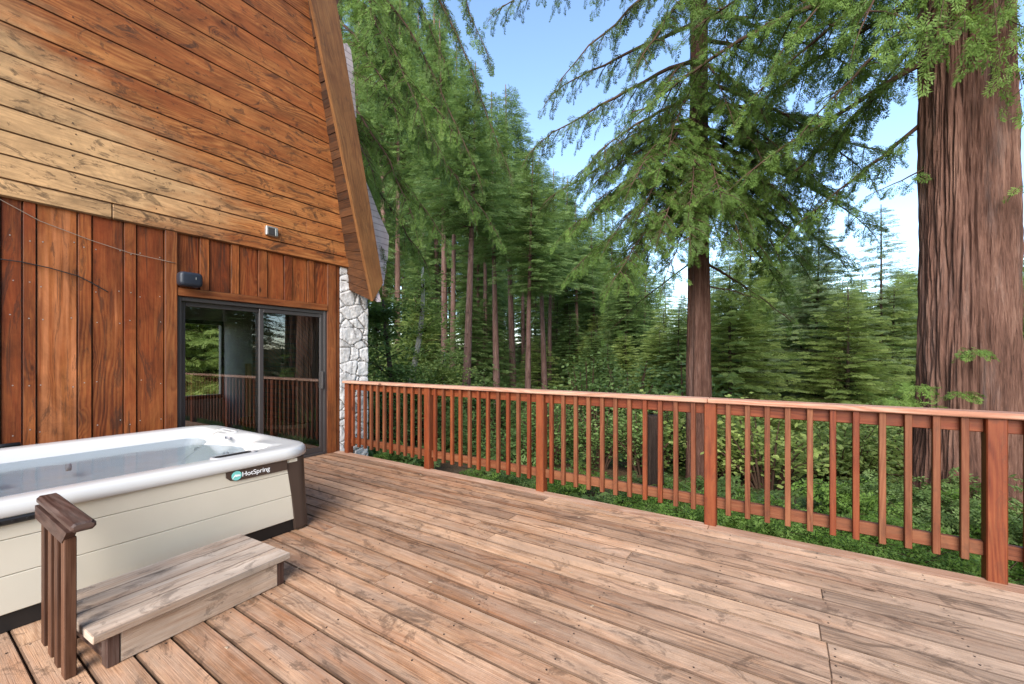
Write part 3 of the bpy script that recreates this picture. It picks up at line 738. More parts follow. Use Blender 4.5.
# ================================================================ terrain
def hgt(x,y):
    d=max(0.0,y-3.9); e=max(0.0,-6.5-x) if y>3.9 else 0
    z=-.46-.155*min(max(0,d-.5),24)+ (0 if d<58 else .085*(min(d,230)-58))
    if y<3.9: z=-.85
    z+=(.10 if d>.3 else .02)*mnoise.noise((x*.35,y*.35,0))+.5*min(1,d/30)*mnoise.noise((x*.06,y*.06,3))
    return z
def axis():
    a=[0.0]; s=.5
    while a[-1]<420: a.append(a[-1]+s); s*=1.06 if a[-1]>14 else 1.0
    return sorted(set([-v for v in a]+a))
ax=axis(); n=len(ax)
me=bpy.data.meshes.new('ground'); me.from_pydata([(x,y,hgt(x,y)) for y in ax for x in ax],[],[(j*n+i,j*n+i+1,(j+1)*n+i+1,(j+1)*n+i) for j in range(n-1) for i in range(n-1)])
me.polygons.foreach_set('use_smooth',np.ones(len(me.polygons),bool))
G=NT('forest_floor'); g=G.n('TexCoord').outputs['Object']
a=G.noise(g,1.3,6,.7); b=G.noise(g,14,5,.7); c=G.noise(g,.35,4,.6)
cc=G.ramp(G.math('ADD',G.math('MULTIPLY',b,.6),G.math('MULTIPLY',a,.4)),[(.32,(.035,.022,.012)),(.52,(.105,.065,.036)),(.72,(.20,.14,.085))])
cc=G.mix(G.ramp(c,[(.46,0.),(.58,.85)]),cc,G.mix(b,(.02,.045,.010),(.075,.13,.03)))
G.surf(cc,.95,G.bump(b,.9,.05),spec=.1); me.materials.append(G.m)
tag(link_mesh('ground',me),kind='structure')

# ================================================================ foliage machinery (numpy)
def nrm(a): return a/np.maximum(np.linalg.norm(a,axis=-1,keepdims=True),1e-9)
def place(T, O, D, U, S):
    """copies of template T (n,4,3) at origins O along D with up U, scale S -> (N*n*4,3)"""
    D=nrm(D); R=nrm(np.cross(D,U)); W=np.cross(R,D)
    B=np.stack([D,-R,W],1)*S[:,None,None]                  # rows: x,y,z axes
    V=np.einsum('lc,ncd->nld',T.reshape(-1,3),B)+O[:,None,:]
    return V.reshape(-1,3)
def leafq(p,d,L,Wd,up=(0,0,1),roll=0.0):
    """one pointed leaf quad from p along d"""
    p=np.array(p,float); d=nrm(np.array(d,float)); s=nrm(np.cross(d,np.array(up,float))); u=np.cross(s,d)
    s=s*math.cos(roll)+u*math.sin(roll)
    return [p,p+d*L*.5-s*Wd,p+d*L,p+d*L*.5+s*Wd]
def spray(nt,nl,L=1.0,seed=0,leaf=.13,wd=.022,droop=.18,side=.50):
    """flat fern-like spray, unit length along +X: nt side twigs a side with nl leaves each"""
    r=np.random.default_rng(seed); Q=[]
    for i in range(nt):
        x=.12+.80*i/max(1,nt-1); ll=side*(1-.72*x**1.4)*r.uniform(.75,1.15)
        for sgn in (-1,1):
            a=math.radians(r.uniform(42,58))
            d=np.array([math.cos(a),sgn*math.sin(a),-r.uniform(.0,.28)]); d/=np.linalg.norm(d)
            for k in range(nl):
                t=(k+.6)/nl*ll; p=np.array([x,0,-droop*x*x])+d*t+np.array([0,0,-.12*t*t])
                sg=1 if (k%2) else -1
                b=math.radians(38*sg+r.uniform(-12,12)); dd=np.array([d[0]*math.cos(b)-d[1]*math.sin(b),d[0]*math.sin(b)+d[1]*math.cos(b),d[2]+r.uniform(-.25,.1)])
                Q.append(leafq(p,dd,leaf*r.uniform(.8,1.25),wd*r.uniform(.8,1.3),roll=r.uniform(-.6,.6)))
    for k in range(3):
        Q.append(leafq((.9+.02*k,0,-droop*.85),(1,r.uniform(-.5,.5),-.3),leaf,wd))
    return np.array(Q)
SP_NEAR=[spray(6,5,seed=i,leaf=.20,wd=.030,side=.44,droop=.28) for i in range(6)]
SP_MID=[spray(5,3,seed=10+i,leaf=.24,wd=.050) for i in range(4)]
SP_FAR=[spray(4,2,seed=20+i,leaf=.33,wd=.065,side=.5) for i in range(4)]
def rot_about(v,k,a):
    c,s=np.cos(a)[...,None],np.sin(a)[...,None]
    return v*c+np.cross(k,v)*s+k*(np.sum(k*v,-1,keepdims=True))*(1-c)

def crown_mesh(name, wood, leaves, wmat):
    """joins woody limbs and leaf quads in one mesh with two materials"""
    V=np.array(wood.v,np.float32).reshape(-1,3); F=wood.f; nl=len(leaves.vertices); LV=np.empty(nl*3,np.float32); leaves.vertices.foreach_get('co',LV); LV=LV.reshape(-1,3)
    LT=np.empty(len(leaves.polygons),np.float32); leaves.attributes['tint'].data.foreach_get('value',LT)
    lc=np.array([len(f) for f in F],np.int32); li=np.array([i for f in F for i in f],np.int32)
    me=bpy.data.meshes.new(name); A=np.concatenate([LV,V]); me.vertices.add(len(A)); me.vertices.foreach_set('co',A.ravel())
    idx=np.concatenate([np.arange(nl,dtype=np.int32),li+nl]); tot=np.concatenate([np.full(len(LT),4,np.int32),lc]); st=np.concatenate([[0],np.cumsum(tot)[:-1]]).astype(np.int32)
    me.loops.add(len(idx)); me.loops.foreach_set('vertex_index',idx); me.polygons.add(len(tot)); me.polygons.foreach_set('loop_start',st); me.polygons.foreach_set('loop_total',tot)
    a=me.attributes.new('tint','FLOAT','FACE'); a.data.foreach_set('value',np.concatenate([LT,np.full(len(lc),.5,np.float32)]))
    me.materials.append(leaves.materials[0]); me.materials.append(wmat)
    me.polygons.foreach_set('material_index',np.concatenate([np.zeros(len(LT),np.int32),np.ones(len(lc),np.int32)]))
    me.update(calc_edges=True); bpy.data.meshes.remove(leaves); return me

class Crown:
    """gathers limbs (wood) and sprays (leaves) of one tree"""
    def __init__(s,seed): s.r=np.random.default_rng(seed); s.wood=MB(); s.O=[];s.D=[];s.U=[];s.S=[];s.T=[]
    def limb(s,P0,P1,sag=.08,rad=.05,sec=.22,seclen=.9,spl=.34,spstep=.13,start=.25,tint=.5,curl=.0,hang=.35,woodsec=True,dens=1.0,taper=.55,n=12):
        """limb from P0 to P1 (sag: drop in the middle as a share of length), secondaries every sec metres both sides"""
        r=s.r; P0=np.array(P0,float);P1=np.array(P1,float); L=np.linalg.norm(P1-P0)
        t=np.linspace(0,1,n)[:,None]
        P=P0+(P1-P0)*t; P[:,2]+= -sag*L*4*(t*(1-t))[:,0]*-1 if False else 0
        P[:,2]+=sag*L*4*(t*(1-t))[:,0]
        wob=r.normal(0,.018*L,(n,3)); wob=np.cumsum(wob,0)*.35; wob-=wob[0]+(wob[-1]-wob[0])*t; P+=wob
        s.wood.tube([tuple(p) for p in P],list(np.linspace(rad,rad*.18,n)),6 if rad>.02 else 4,caps=False)
        m=max(2,int(L*(1-start)/sec*dens))
        ts=start+(1-start)*(np.arange(m)+r.uniform(0,1,m))/m
        idx=np.clip((ts*(n-1)).astype(int),0,n-2); fr=(ts*(n-1)-idx)[:,None]
        B=P[idx]*(1-fr)+P[idx+1]*fr; Tn=nrm(P[idx+1]-P[idx])
        side=np.where(np.arange(m)%2==0,1.,-1.)[:,None]
        Sd=nrm(np.cross(Tn,np.array([0,0,1.])))*side
        a=np.radians(r.uniform(38,72,m))[:,None]
        Dir=nrm(Tn*np.cos(a)+Sd*np.sin(a)+np.array([0,0,1.])*r.normal(-.12,.16,m)[:,None])
        LL=seclen*(1-taper*((ts-start)/(1-start+1e-6)))*r.uniform(.55,1.2,m)
        # also the tip
        B=np.vstack([B,P[-1:]]);Dir=np.vstack([Dir,nrm(P[-1:]-P[-2:-1])]);LL=np.append(LL,seclen*.5)
        for b,d,l in zip(B,Dir,LL):
            k=max(2,int(l/spstep)); tt=(np.arange(k)+.5)/k
            Q=b+d*(tt*l)[:,None]; Q[:,2]-=hang*l*tt**2
            if woodsec and l>.25:
                e=b+d*l; e[2]-=hang*l; mid=b+d*l*.5; mid[2]-=hang*l*.25
                s.wood.tube([tuple(b),tuple(mid),tuple(e)],[rad*.22+.003,rad*.12+.002,.002],3,caps=False)
            dt=nrm(d+np.array([0,0,-1.])*(2*hang*tt)[:,None])
            sg=np.where(np.arange(k)%2==0,1.,-1.)
            ang=sg*np.radians(r.uniform(15,55,k)); ang[-1]*=.2
            dd=rot_about(dt,np.tile([0,0,1.],(k,1)),ang); dd[:,2]+=r.normal(-.12,.16,k)
            s.O.append(Q); s.D.append(dd); u=r.normal(0,.50,(k,3)); u[:,2]+=1; s.U.append(u)
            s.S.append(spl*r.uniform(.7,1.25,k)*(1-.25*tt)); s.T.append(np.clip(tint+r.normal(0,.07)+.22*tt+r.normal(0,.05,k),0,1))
    def leaves(s,name,mat,templates):
        O,D,U,S,T=map(np.concatenate,(s.O,s.D,s.U,s.S,s.T)); ch=s.r.integers(0,len(templates),len(O)); V=[];tt=[]
        for i,tp in enumerate(templates):
            m=ch==i
            if m.any():
                V.append(place(tp,O[m],D[m],U[m],S[m])); nl=len(tp)
                tt.append(np.clip(np.repeat(T[m],nl)+s.r.normal(0,.06,m.sum()*nl),0,1))
        return quads_mesh(name,np.concatenate(V),np.concatenate(tt),mat)

LEAF_RED=leaf_mat('redwood_needles',(.058,.066,.026),(.105,.180,.036),(.22,.33,.072),.45)
LEAF_FIR=leaf_mat('fir_needles',(.058,.105,.036),(.165,.255,.078),(.33,.44,.155),.5)
LEAF_PALE=leaf_mat('pale_spruce_needles',(.130,.175,.095),(.25,.325,.16),(.40,.48,.26),.48)
LEAF_LIME=leaf_mat('yellow_green_leaves',(.17,.225,.06),(.36,.45,.125),(.52,.59,.21),.52)
LEAF_BUSH=leaf_mat('bush_leaves',(.046,.080,.024),(.120,.195,.052),(.26,.35,.12),.42)
LEAF_FERN=leaf_mat('fern_leaves',(.060,.120,.018),(.130,.235,.036),(.23,.35,.08),.4)
BARK_BIG=bark_mat('furrowed_redwood_bark',(.020,.010,.008),(.155,.078,.055),(.34,.195,.140),.8)
BARK_RED=bark_mat('reddish_bark',(.015,.007,.006),(.088,.042,.030),(.21,.118,.090),1.0)
BARK_DARK=bark_mat('dark_bark',(.026,.018,.014),(.085,.058,.045),(.17,.125,.10),1.0,.3)
BARK_WOOD=bark_mat('forest_bark',(.045,.024,.018),(.165,.092,.072),(.30,.19,.155),1.0)
BARK_CHAR=bark_mat('charred_bark',(.008,.006,.005),(.028,.018,.014),(.065,.045,.035),1.0)
BARK_PALE=bark_mat('pale_bark',(.25,.22,.18),(.45,.41,.36),(.62,.58,.52),.8)
TWIG=simple('brown_twigs',(.07,.042,.028),.85,var=.3,spec=.1)

def trunk_mesh(name,mat,base,h,r0,r1,seg=20,rows=14,bend=.0,flare=.25,amp=.0,seed=0,furrow=9.0):
    """tapered trunk; amp>0 cuts real vertical furrows into the bark"""
    r=np.random.default_rng(seed); V=[];Fc=[]
    ph=r.uniform(0,6.28,4)
    for j in range(rows+1):
        t=j/rows; z=h*t; R=r0+(r1-r0)*t**.85; R*=1+flare*math.exp(-z/(r0*1.8))
        ox=bend*math.sin(t*2.2+ph[0])*h*.02; oy=bend*math.sin(t*1.7+ph[1])*h*.02
        for i in range(seg):
            a=2*math.pi*i/seg; rr=R
            if amp:
                x,y=math.cos(a),math.sin(a)
                k=furrow*.36
                wv=.25*mnoise.noise((x*2,y*2,z*.55+seed))
                q=mnoise.noise((x*k+wv,y*k+wv,z*.32+seed)); q2=mnoise.noise((x*k*2.6,y*k*2.6,z*.8+seed+7)); q3=mnoise.noise((x*k*6,y*k*6,z*3.0+seed+17))
                rid=(1-min(1,abs(q)*2.6)); rid2=1-min(1,abs(q2)*2.4)
                rr+=amp*(-.95*rid**2-.45*rid2**2+.38*q3)
                rr+=amp*1.2*mnoise.noise((x*1.3,y*1.3,z*.2+seed+3))
            else: rr*=1+.05*mnoise.noise((math.cos(a)*2,math.sin(a)*2,z*.5+seed))
            V.append((base[0]+ox+rr*math.cos(a),base[1]+oy+rr*math.sin(a),base[2]+z))
    for j in range(rows):
        for i in range(seg):
            k=(i+1)%seg; Fc.append((j*seg+i,j*seg+k,(j+1)*seg+k,(j+1)*seg+i))
    Fc.append(tuple(rows*seg+i for i in range(seg)))
    me=bpy.data.meshes.new(name); me.from_pydata(V,[],Fc); me.polygons.foreach_set('use_smooth',np.ones(len(me.polygons),bool)); me.materials.append(mat); me.update(); return me

# ================================================================ the big redwood on the right
def ground_at(px,zc):
    p=at(px,HZ,zc); return Vector((p.x,p.y,hgt(p.x,p.y)))
def end(px,py,zc): return tuple(at(px,py,zc))
ZB=5.7
gb=ground_at(964,ZB); 
big=empty('redwood_tree',gb,'huge furrowed redwood trunk just beyond the right end of the railing','tree')
link_mesh('trunk',trunk_mesh('trunk',BARK_BIG,(gb.x,gb.y,gb.z-.15),11.5,.535,.40,seg=420,rows=380,flare=.30,amp=.062,seed=5,furrow=15),big)
C=Crown(1); tz=lambda py:at(964,py,ZB)
def limb_big(py0,e,**k):
    p=at(964,py0,ZB); 
    C.limb((p.x,p.y,p.z),end(*e),**k)
for py0,e,k in (
  (40,(742,178,6.6),dict(rad=.050,sag=.02,seclen=.95)),
  (-60,(640,112,7.2),dict(rad=.060,sag=.03,seclen=1.1)),
  (-130,(706,20,6.8),dict(rad=.055,sag=.03,seclen=1.1)),
  (90,(800,222,6.6),dict(rad=.040,sag=.0,seclen=.7)),
  (150,(868,196,6.0),dict(rad=.018,sag=.0,seclen=.28,spl=.20,sec=.16)),
  (-20,(812,120,5.6),dict(rad=.045,sag=.02,seclen=.9)),
  (-160,(790,40,5.8),dict(rad=.045,sag=.03,seclen=.9)),
  (-190,(860,30,4.9),dict(rad=.045,sag=.05,seclen=.8)),
  (-120,(880,20,7.4),dict(rad=.045,sag=.02,seclen=1.0)),
  (-220,(740,-30,6.6),dict(rad=.05,sag=.03,seclen=1.1)),
  (-260,(620,-20,7.6),dict(rad=.05,sag=.03,seclen=1.1)),
  (-30,(720,130,7.8),dict(rad=.05,sag=.03,seclen=1.1)),(-80,(760,90,6.4),dict(rad=.05,sag=.03,seclen=1.0)),(20,(770,200,7.4),dict(rad=.045,sag=.02,seclen=.9)),
  (-180,(820,-10,6.9),dict(rad=.05,sag=.03,seclen=1.1)),(-60,(850,70,7.6),dict(rad=.05,sag=.03,seclen=1.0)),(-240,(700,-40,5.8),dict(rad=.05,sag=.03,seclen=1.1)),(-10,(862,110,6.6),dict(rad=.04,sag=.03,seclen=.8)),
):
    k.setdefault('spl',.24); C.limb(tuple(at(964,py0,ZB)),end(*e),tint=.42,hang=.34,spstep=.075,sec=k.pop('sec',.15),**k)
for py0,e in ((-120,(925,52,4.6)),(-150,(965,38,4.3)),(-130,(1000,62,4.5)),(-100,(1022,88,4.9)),(-170,(940,20,4.4)),(-140,(1040,30,4.6)),(-150,(890,30,4.7))):
    C.limb(tuple(at(964,py0,ZB)),end(*e),tint=.60,sag=.12,rad=.022,seclen=.5,spl=.26,spstep=.10,sec=.12,hang=.45,start=.35)
for (px,py,s) in ((968,352,.30),(950,395,.22),(925,388,.22),(905,402,.26),(1016,190,.22),(935,410,.2),(880,520,.4)):
    a=at(px-4,py+6,ZB-.50); b_=at(px+10*(1 if px>940 else -1),py-4,ZB-.50-s*.9); C.limb(tuple(a),tuple(b_),tint=.62,sag=.15,rad=.006,seclen=.20,spl=.16,spstep=.05,sec=.04,hang=.3,start=.1)
link_mesh('crown',crown_mesh('crown',C.wood,C.leaves('foliage',LEAF_RED,SP_NEAR),TWIG),big)

# ================================================================ the slimmer redwood behind the middle of the railing
ZM=8.6; gm=ground_at(699,ZM)
mid=empty('redwood_tree',gm,'straight reddish redwood trunk behind the middle of the railing, long limbs above','tree')
link_mesh('trunk',trunk_mesh('trunk',BARK_RED,(gm.x,gm.y,gm.z-.1),17,.255,.12,seg=170,rows=420,flare=.10,amp=.026,seed=9,furrow=9),mid)
C=Crown(2)
def lm(py0,e,**k): C.limb(tuple(at(699,py0,ZM)),end(*e),**k)
# dark hanging limbs against the sky on the left
for py0,e,k in ((-85,(499,9,8.2),dict(seclen=.62,start=.35)),(-40,(562,78,7.8),dict(seclen=.60,start=.3)),(20,(552,95,8.4),dict(seclen=.60)),(60,(536,146,8.0),dict(seclen=.8)),
               (95,(600,150,7.2),dict(seclen=.9)),(120,(552,196,8.6),dict(seclen=.75)),(-110,(600,-20,7.6),dict(seclen=.8)),(-20,(640,60,7.4),dict(seclen=.9))):
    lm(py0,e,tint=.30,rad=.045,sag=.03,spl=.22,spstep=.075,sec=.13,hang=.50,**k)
# right hand limbs
for py0,e,k in ((40,(800,70,8.4),{}),(80,(858,166,8.0),{}),(120,(800,215,8.4),{}),(10,(880,80,8.8),{}),(-40,(830,20,8.2),{}),(150,(770,240,8.0),{}),(-100,(760,-20,8),{}),(100,(830,130,9.6),{}),(140,(868,228,9.4),{}),(165,(842,262,9.8),{}),(110,(880,150,9.0),{}),(185,(780,285,9.2),{}),(130,(830,190,9.0),{}),(90,(780,150,7.4),{}),(20,(770,20,7.6),{}),(160,(800,262,9.0),{}),(-20,(860,-10,8.4),{}),(140,(760,200,9.4),{}),(60,(760,110,7.2),{}),(-60,(900,40,9.4),{})):
    lm(py0,e,tint=.40,rad=.045,sag=.04,spl=.24,spstep=.075,sec=.14,hang=.35,seclen=1.0,**k)
# fresh bright bough masses towards the deck
for py0,e,sl in ((150,(640,213,6.9),.9),(130,(690,203,6.6),.9),(165,(745,213,6.9),.9),(175,(610,240,7.4),.8),(120,(660,168,6.8),.9),(190,(720,240,7.2),.8),(185,(650,253,7.6),.8),(160,(600,198,7.6),.8),(205,(575,268,8.2),.7),(140,(600,178,7.8),1.0),(170,(585,218,7.6),.9),(185,(615,278,7.0),.9),(200,(665,278,6.9),.8),(160,(570,228,8.4),.9),(120,(580,172,8.0),.9),(150,(790,203,7.4),.9),(175,(800,240,7.8),.8),(130,(810,172,7.4),.9),(100,(770,168,7.0),.9),(165,(740,240,6.8),.8),(140,(630,188,6.6),.9),(180,(690,240,6.3),.8),(155,(720,193,6.4),.9),(170,(660,233,6.5),.8),(195,(625,273,7.6),.8),(190,(760,246,7.6),.8),(130,(640,162,7.2),.9),(90,(670,142,7.0),.8),(60,(655,102,7.4),.8),(-90,(670,2,7.0),.9),(-30,(730,52,7.0),.9),(60,(730,112,7.0),.9),(150,(700,178,9.6),.9),(200,(690,228,6.8),.7)):
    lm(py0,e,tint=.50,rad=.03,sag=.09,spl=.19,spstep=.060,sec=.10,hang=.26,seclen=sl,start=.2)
# low drooping limbs
lm(262,(792,322,8.6),tint=.35,rad=.03,sag=.06,spl=.24,spstep=.12,sec=.2,hang=.6,seclen=.5)
lm(285,(760,300,8.0),tint=.35,rad=.02,sag=.04,spl=.22,spstep=.12,sec=.22,hang=.6,seclen=.4)
lm(258,(610,330,9.5),tint=.35,rad=.02,sag=.04,spl=.24,spstep=.12,sec=.2,hang=.6,seclen=.5)
link_mesh('crown',crown_mesh('crown',C.wood,C.leaves('foliage',LEAF_RED,SP_NEAR),TWIG),mid)

# ================================================================ drooping redwood at the left, behind the roof
ZL=10.5; gl=ground_at(334,ZL)
lef=empty('redwood_tree',gl,'drooping dark green redwood rising behind the cabin roof, boughs hanging into the sky','tree')
link_mesh('trunk',trunk_mesh('trunk',BARK_RED,(gl.x,gl.y,gl.z-.1),20,.30,.14,seg=40,rows=40,flare=.2,seed=12),lef)
C=Crown(3)
for py0,e,k in ((-160,(508,168,8.6),dict(tint=.22,seclen=.55,sag=.10)),(-60,(478,175,9.0),dict(tint=.25,seclen=.6,sag=.10)),(-20,(440,150,8.8),dict(tint=.3,seclen=.8,sag=.08)),
   (-230,(486,50,8.8),dict(tint=.22,seclen=.7,sag=.06)),(-260,(452,20,9.4),dict(tint=.25,seclen=.8,sag=.05)),(-200,(420,0,9.0),dict(tint=.3,seclen=.8,sag=.05)),(-120,(445,62,9.4),dict(tint=.30,seclen=.8,sag=.06)),
   (-10,(420,110,8.2),dict(tint=.55,seclen=1.0,sag=.08)),(40,(452,130,9.2),dict(tint=.55,seclen=.9,sag=.08)),(20,(395,110,8.0),dict(tint=.62,seclen=.9,sag=.06)),(-60,(385,40,8.4),dict(tint=.62,seclen=.8,sag=.05)),
   (90,(412,215,8.6),dict(tint=.5,seclen=.8,sag=.08)),(110,(440,232,9.2),dict(tint=.48,seclen=.9,sag=.08)),(130,(380,240,8.6),dict(tint=.5,seclen=.8,sag=.06)),(60,(470,205,9.6),dict(tint=.42,seclen=.9,sag=.10)),
   (-90,(370,0,8.2),dict(tint=.6,seclen=.9,sag=.04)),(150,(425,262,10),dict(tint=.42,seclen=.8,sag=.06)),(100,(372,170,8.2),dict(tint=.55,seclen=.7,sag=.05)),(60,(500,240,10.5),dict(tint=.4,seclen=.8,sag=.10)),(-320,(440,-40,9),dict(tint=.3,seclen=.9,sag=.03)),(-320,(380,-40,9),dict(tint=.4,seclen=.9,sag=.03))):
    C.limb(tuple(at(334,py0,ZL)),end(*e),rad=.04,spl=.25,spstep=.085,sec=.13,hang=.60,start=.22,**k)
link_mesh('crown',crown_mesh('crown',C.wood,C.leaves('foliage',LEAF_RED,SP_NEAR),TWIG),lef)

# ================================================================ forest prototypes
def bough_template(seed,n=9,leaf=.17,wd=.030):
    """flat tapering conifer bough tip, unit length along +X: twigs like a herringbone"""
    r=np.random.default_rng(seed); Q=[]
    for i in range(n):
        x=.04+.90*i/(n-1); ll=.36*(1-.75*x)*r.uniform(.8,1.2)+.06
        for sg in (-1,1):
            a=math.radians(r.uniform(40,60)); d=np.array([math.cos(a),sg*math.sin(a),r.uniform(-.30,-.02)])
            Q.append(leafq((x,0,-.10*x*x),d,ll,wd*r.uniform(.8,1.3)*1.2,roll=r.uniform(-.25,.25)))
    Q.append(leafq((.86,0,-.08),(1,0,-.25),.2,wd)); return np.array(Q)
BOUGH=[bough_template(60+i) for i in range(4)]
def conifer(seed,h,r0,cs,width,barkm,leafm,whorl=.50,per=6,droop=.28,shape=1.0,up=.10,spl=.55,sec=.30,dead=0,irr=.25):
    """spire of flat drooping boughs in whorls, gaps between the layers"""
    r=np.random.default_rng(seed); C=Crown(seed)
    tr=trunk_mesh('trunk',barkm,(0,0,-.3),h+.2,r0,.025,seg=12,rows=12,bend=.5,flare=.12,seed=seed)
    z=cs*h
    for q in range(dead):                                    # bare dead stubs under the crown
        zz=h*r.uniform(.12,cs); a=r.uniform(0,6.283); L=r.uniform(.4,1.3); C.wood.tube([(0,0,zz),(L*.6*math.cos(a),L*.6*math.sin(a),zz-.05),(L*math.cos(a),L*math.sin(a),zz-.25*L)],[.02,.012,.004],4,caps=False)
    while z<h*.985:
        k=(h-z)/(h*(1-cs)); prof=min(1.0,.04+1.02*k**shape); 
        if k>.86: prof*=r.uniform(.45,1.0)
        n=per if k>.15 else max(3,per-2); a0=r.uniform(0,6.283)
        for q in range(n):
            if r.random()<.10: continue
            a=a0+6.283*q/n+r.normal(0,.22); L=width*prof*r.uniform(1-irr,1+irr*.7)
            zz=z+r.normal(0,.10)*whorl; dz=L*(up-droop*(.35+.65*k))
            P0=np.array((0,0,zz)); D=np.array((math.cos(a),math.sin(a),0.)); m=max(2,int(L/ (sec*(.55+.45*prof))))
            t=(np.arange(m)+r.uniform(.2,.8,m))/m; t=.10+.90*t
            P=P0+D*(L*t)[:,None]; P[:,2]+=dz*t**1.4+.06*L*4*t*(1-t)*.5
            C.wood.tube([tuple(P0),tuple(P0+D*L*.5+np.array([0,0,dz*.38+.06*L])),tuple(P0+D*L+np.array([0,0,dz]))],[max(.008,.011*L),.006,.002],3,caps=False)
            S=np.array([-D[1],D[0],0.]); sg=np.where(np.arange(m)%2==0,1.,-1.)
            an=np.radians(r.uniform(28,58,m)); an[-1]*=.1
            dd=D*np.cos(an)[:,None]+S*(np.sin(an)*sg)[:,None]; dd[:,2]+=dz/L*1.2*t-.10+r.normal(0,.07,m)
            C.O.append(P); C.D.append(dd); u=r.normal(0,.70,(m,3)); u[:,2]+=1; C.U.append(u)
            C.S.append(spl*(.55+.45*prof)*(1.1-.35*t)*r.uniform(.8,1.2,m)); tb=.38+r.normal(0,.09); C.T.append(np.clip(tb+.20*t+r.normal(0,.05,m),0,1))
        z+=whorl*(.45+.55*prof)*r.uniform(.75,1.25)
    return tr,crown_mesh('crown',C.wood,C.leaves('foliage',leafm,BOUGH),TWIG)
def shrub_proto(seed,h,w,nst,leafm,leaf=.10,wd=.034,nl=420,tintb=.45,barkm=None):
    """broad-leaved bush: arching stems with leaf clusters"""
    r=np.random.default_rng(seed); m=MB(); Q=[];T=[]
    for i in range(nst):
        a=r.uniform(0,6.283); rr=w*math.sqrt(r.uniform(.02,1)); tipz=h*(1-.55*(rr/w)**2)*r.uniform(.55,1.08)
        p0=np.array([.12*w*math.cos(a),.12*w*math.sin(a),-.1]); p2=np.array([rr*math.cos(a),rr*math.sin(a),tipz]); p1=(p0+p2)/2+np.array([0,0,.22*h])
        tt=np.linspace(0,1,6)[:,None]; P=(1-tt)**2*p0+2*tt*(1-tt)*p1+tt**2*p2
        m.tube([tuple(p) for p in P],list(np.linspace(.016,.004,6)*h),4,caps=False)
        k=nl//nst; cb=tintb+r.normal(0,.12)
        for q in range(k):
            t=1-.75*r.random()**1.5; c=(1-t)**2*p0+2*t*(1-t)*p1+t**2*p2
            c=c+r.normal(0,.11*w+.03,3)*np.array([1,1,.8]); d=r.normal(0,1,3); d[2]=abs(d[2])*.4+.1*r.normal()
            Q.append(leafq(c,d,leaf*r.uniform(.6,1.3),wd*r.uniform(.7,1.3),roll=r.uniform(-.8,.8))); T.append(np.clip(cb+r.normal(0,.10)+.15*(t-.5),0,1))
    return crown_mesh('foliage',m,quads_mesh('foliage',np.array(Q),np.array(T),leafm),TWIG)
TALLB=[conifer(35,27,.30,.56,3.6,BARK_WOOD,LEAF_FIR,whorl=.44,per=7,spl=.75,sec=.20,dead=34),conifer(36,26,.27,.52,3.3,BARK_WOOD,LEAF_FIR,whorl=.44,per=7,spl=.72,sec=.20,dead=34),conifer(37,24,.24,.58,3.1,BARK_WOOD,LEAF_FIR,whorl=.44,per=6,spl=.72,sec=.20,dead=34)]
TALL=[conifer(31,27,.24,.34,2.9,BARK_WOOD,LEAF_FIR,whorl=.48,per=7,spl=.75,sec=.20,dead=26),conifer(32,26,.22,.30,2.7,BARK_WOOD,LEAF_FIR,whorl=.46,per=7,spl=.72,sec=.20,dead=26),conifer(33,24,.20,.40,2.5,BARK_DARK,LEAF_FIR,whorl=.46,per=6,spl=.72,sec=.20,dead=30)]
FULL=[conifer(41,13,.16,.04,3.3,BARK_DARK,LEAF_FIR,whorl=.36,per=8,spl=.62,sec=.16,shape=.85,droop=.30),conifer(42,11,.14,.04,3.0,BARK_DARK,LEAF_FIR,whorl=.34,per=8,spl=.60,sec=.16,shape=.85,droop=.26)]
LIME=[conifer(51,12,.15,.04,3.7,BARK_DARK,LEAF_LIME,whorl=.36,per=8,spl=.66,sec=.16,shape=.75,up=.2,irr=.4),conifer(52,10,.13,.04,3.4,BARK_DARK,LEAF_LIME,whorl=.34,per=8,spl=.62,sec=.16,shape=.70,up=.25,irr=.4)]
PALE=[conifer(61,17,.17,.04,4.6,BARK_DARK,LEAF_PALE,whorl=.46,per=9,spl=.70,sec=.17,droop=.20,shape=.85),conifer(62,18,.15,.05,4.0,BARK_DARK,LEAF_PALE,whorl=.62,per=7,spl=.60,sec=.18,droop=.12,shape=.85)]
def tree(proto,loc,scale,rz,label,group=None,name='conifer_tree',sx=1.0,leaf=None):
    o=empty(name,loc,label,'tree',group); o.rotation_euler=(0,0,rz); o.scale=(scale*sx,scale*sx,scale)
    for nm,me in (('trunk',proto[0]),('crown',proto[1])): local_mesh(nm,me,o)
    return o
def hscale(px,zc,topy,ph):
    g_=ground_at(px,zc); top=at(px,topy,zc).z; return g_,(top-g_.z)/ph
PH={id(TALL[0]):27,id(TALL[1]):26,id(TALL[2]):24,id(FULL[0]):13,id(FULL[1]):11,id(LIME[0]):12,id(LIME[1]):10,id(PALE[0]):17,id(PALE[1]):18,id(TALLB[0]):27,id(TALLB[1]):26,id(TALLB[2]):24}
def put(proto,px,zc,topy,label,group=None,sx=None,name='conifer_tree',rz=None):
    g_,s=hscale(px,zc,topy,PH[id(proto)])
    w_=sx if sx else min(1.6,max(.8,1.0/s**.4))
    return tree(proto,g_,s,random.uniform(0,6.28) if rz is None else rz,label,group,name,w_)
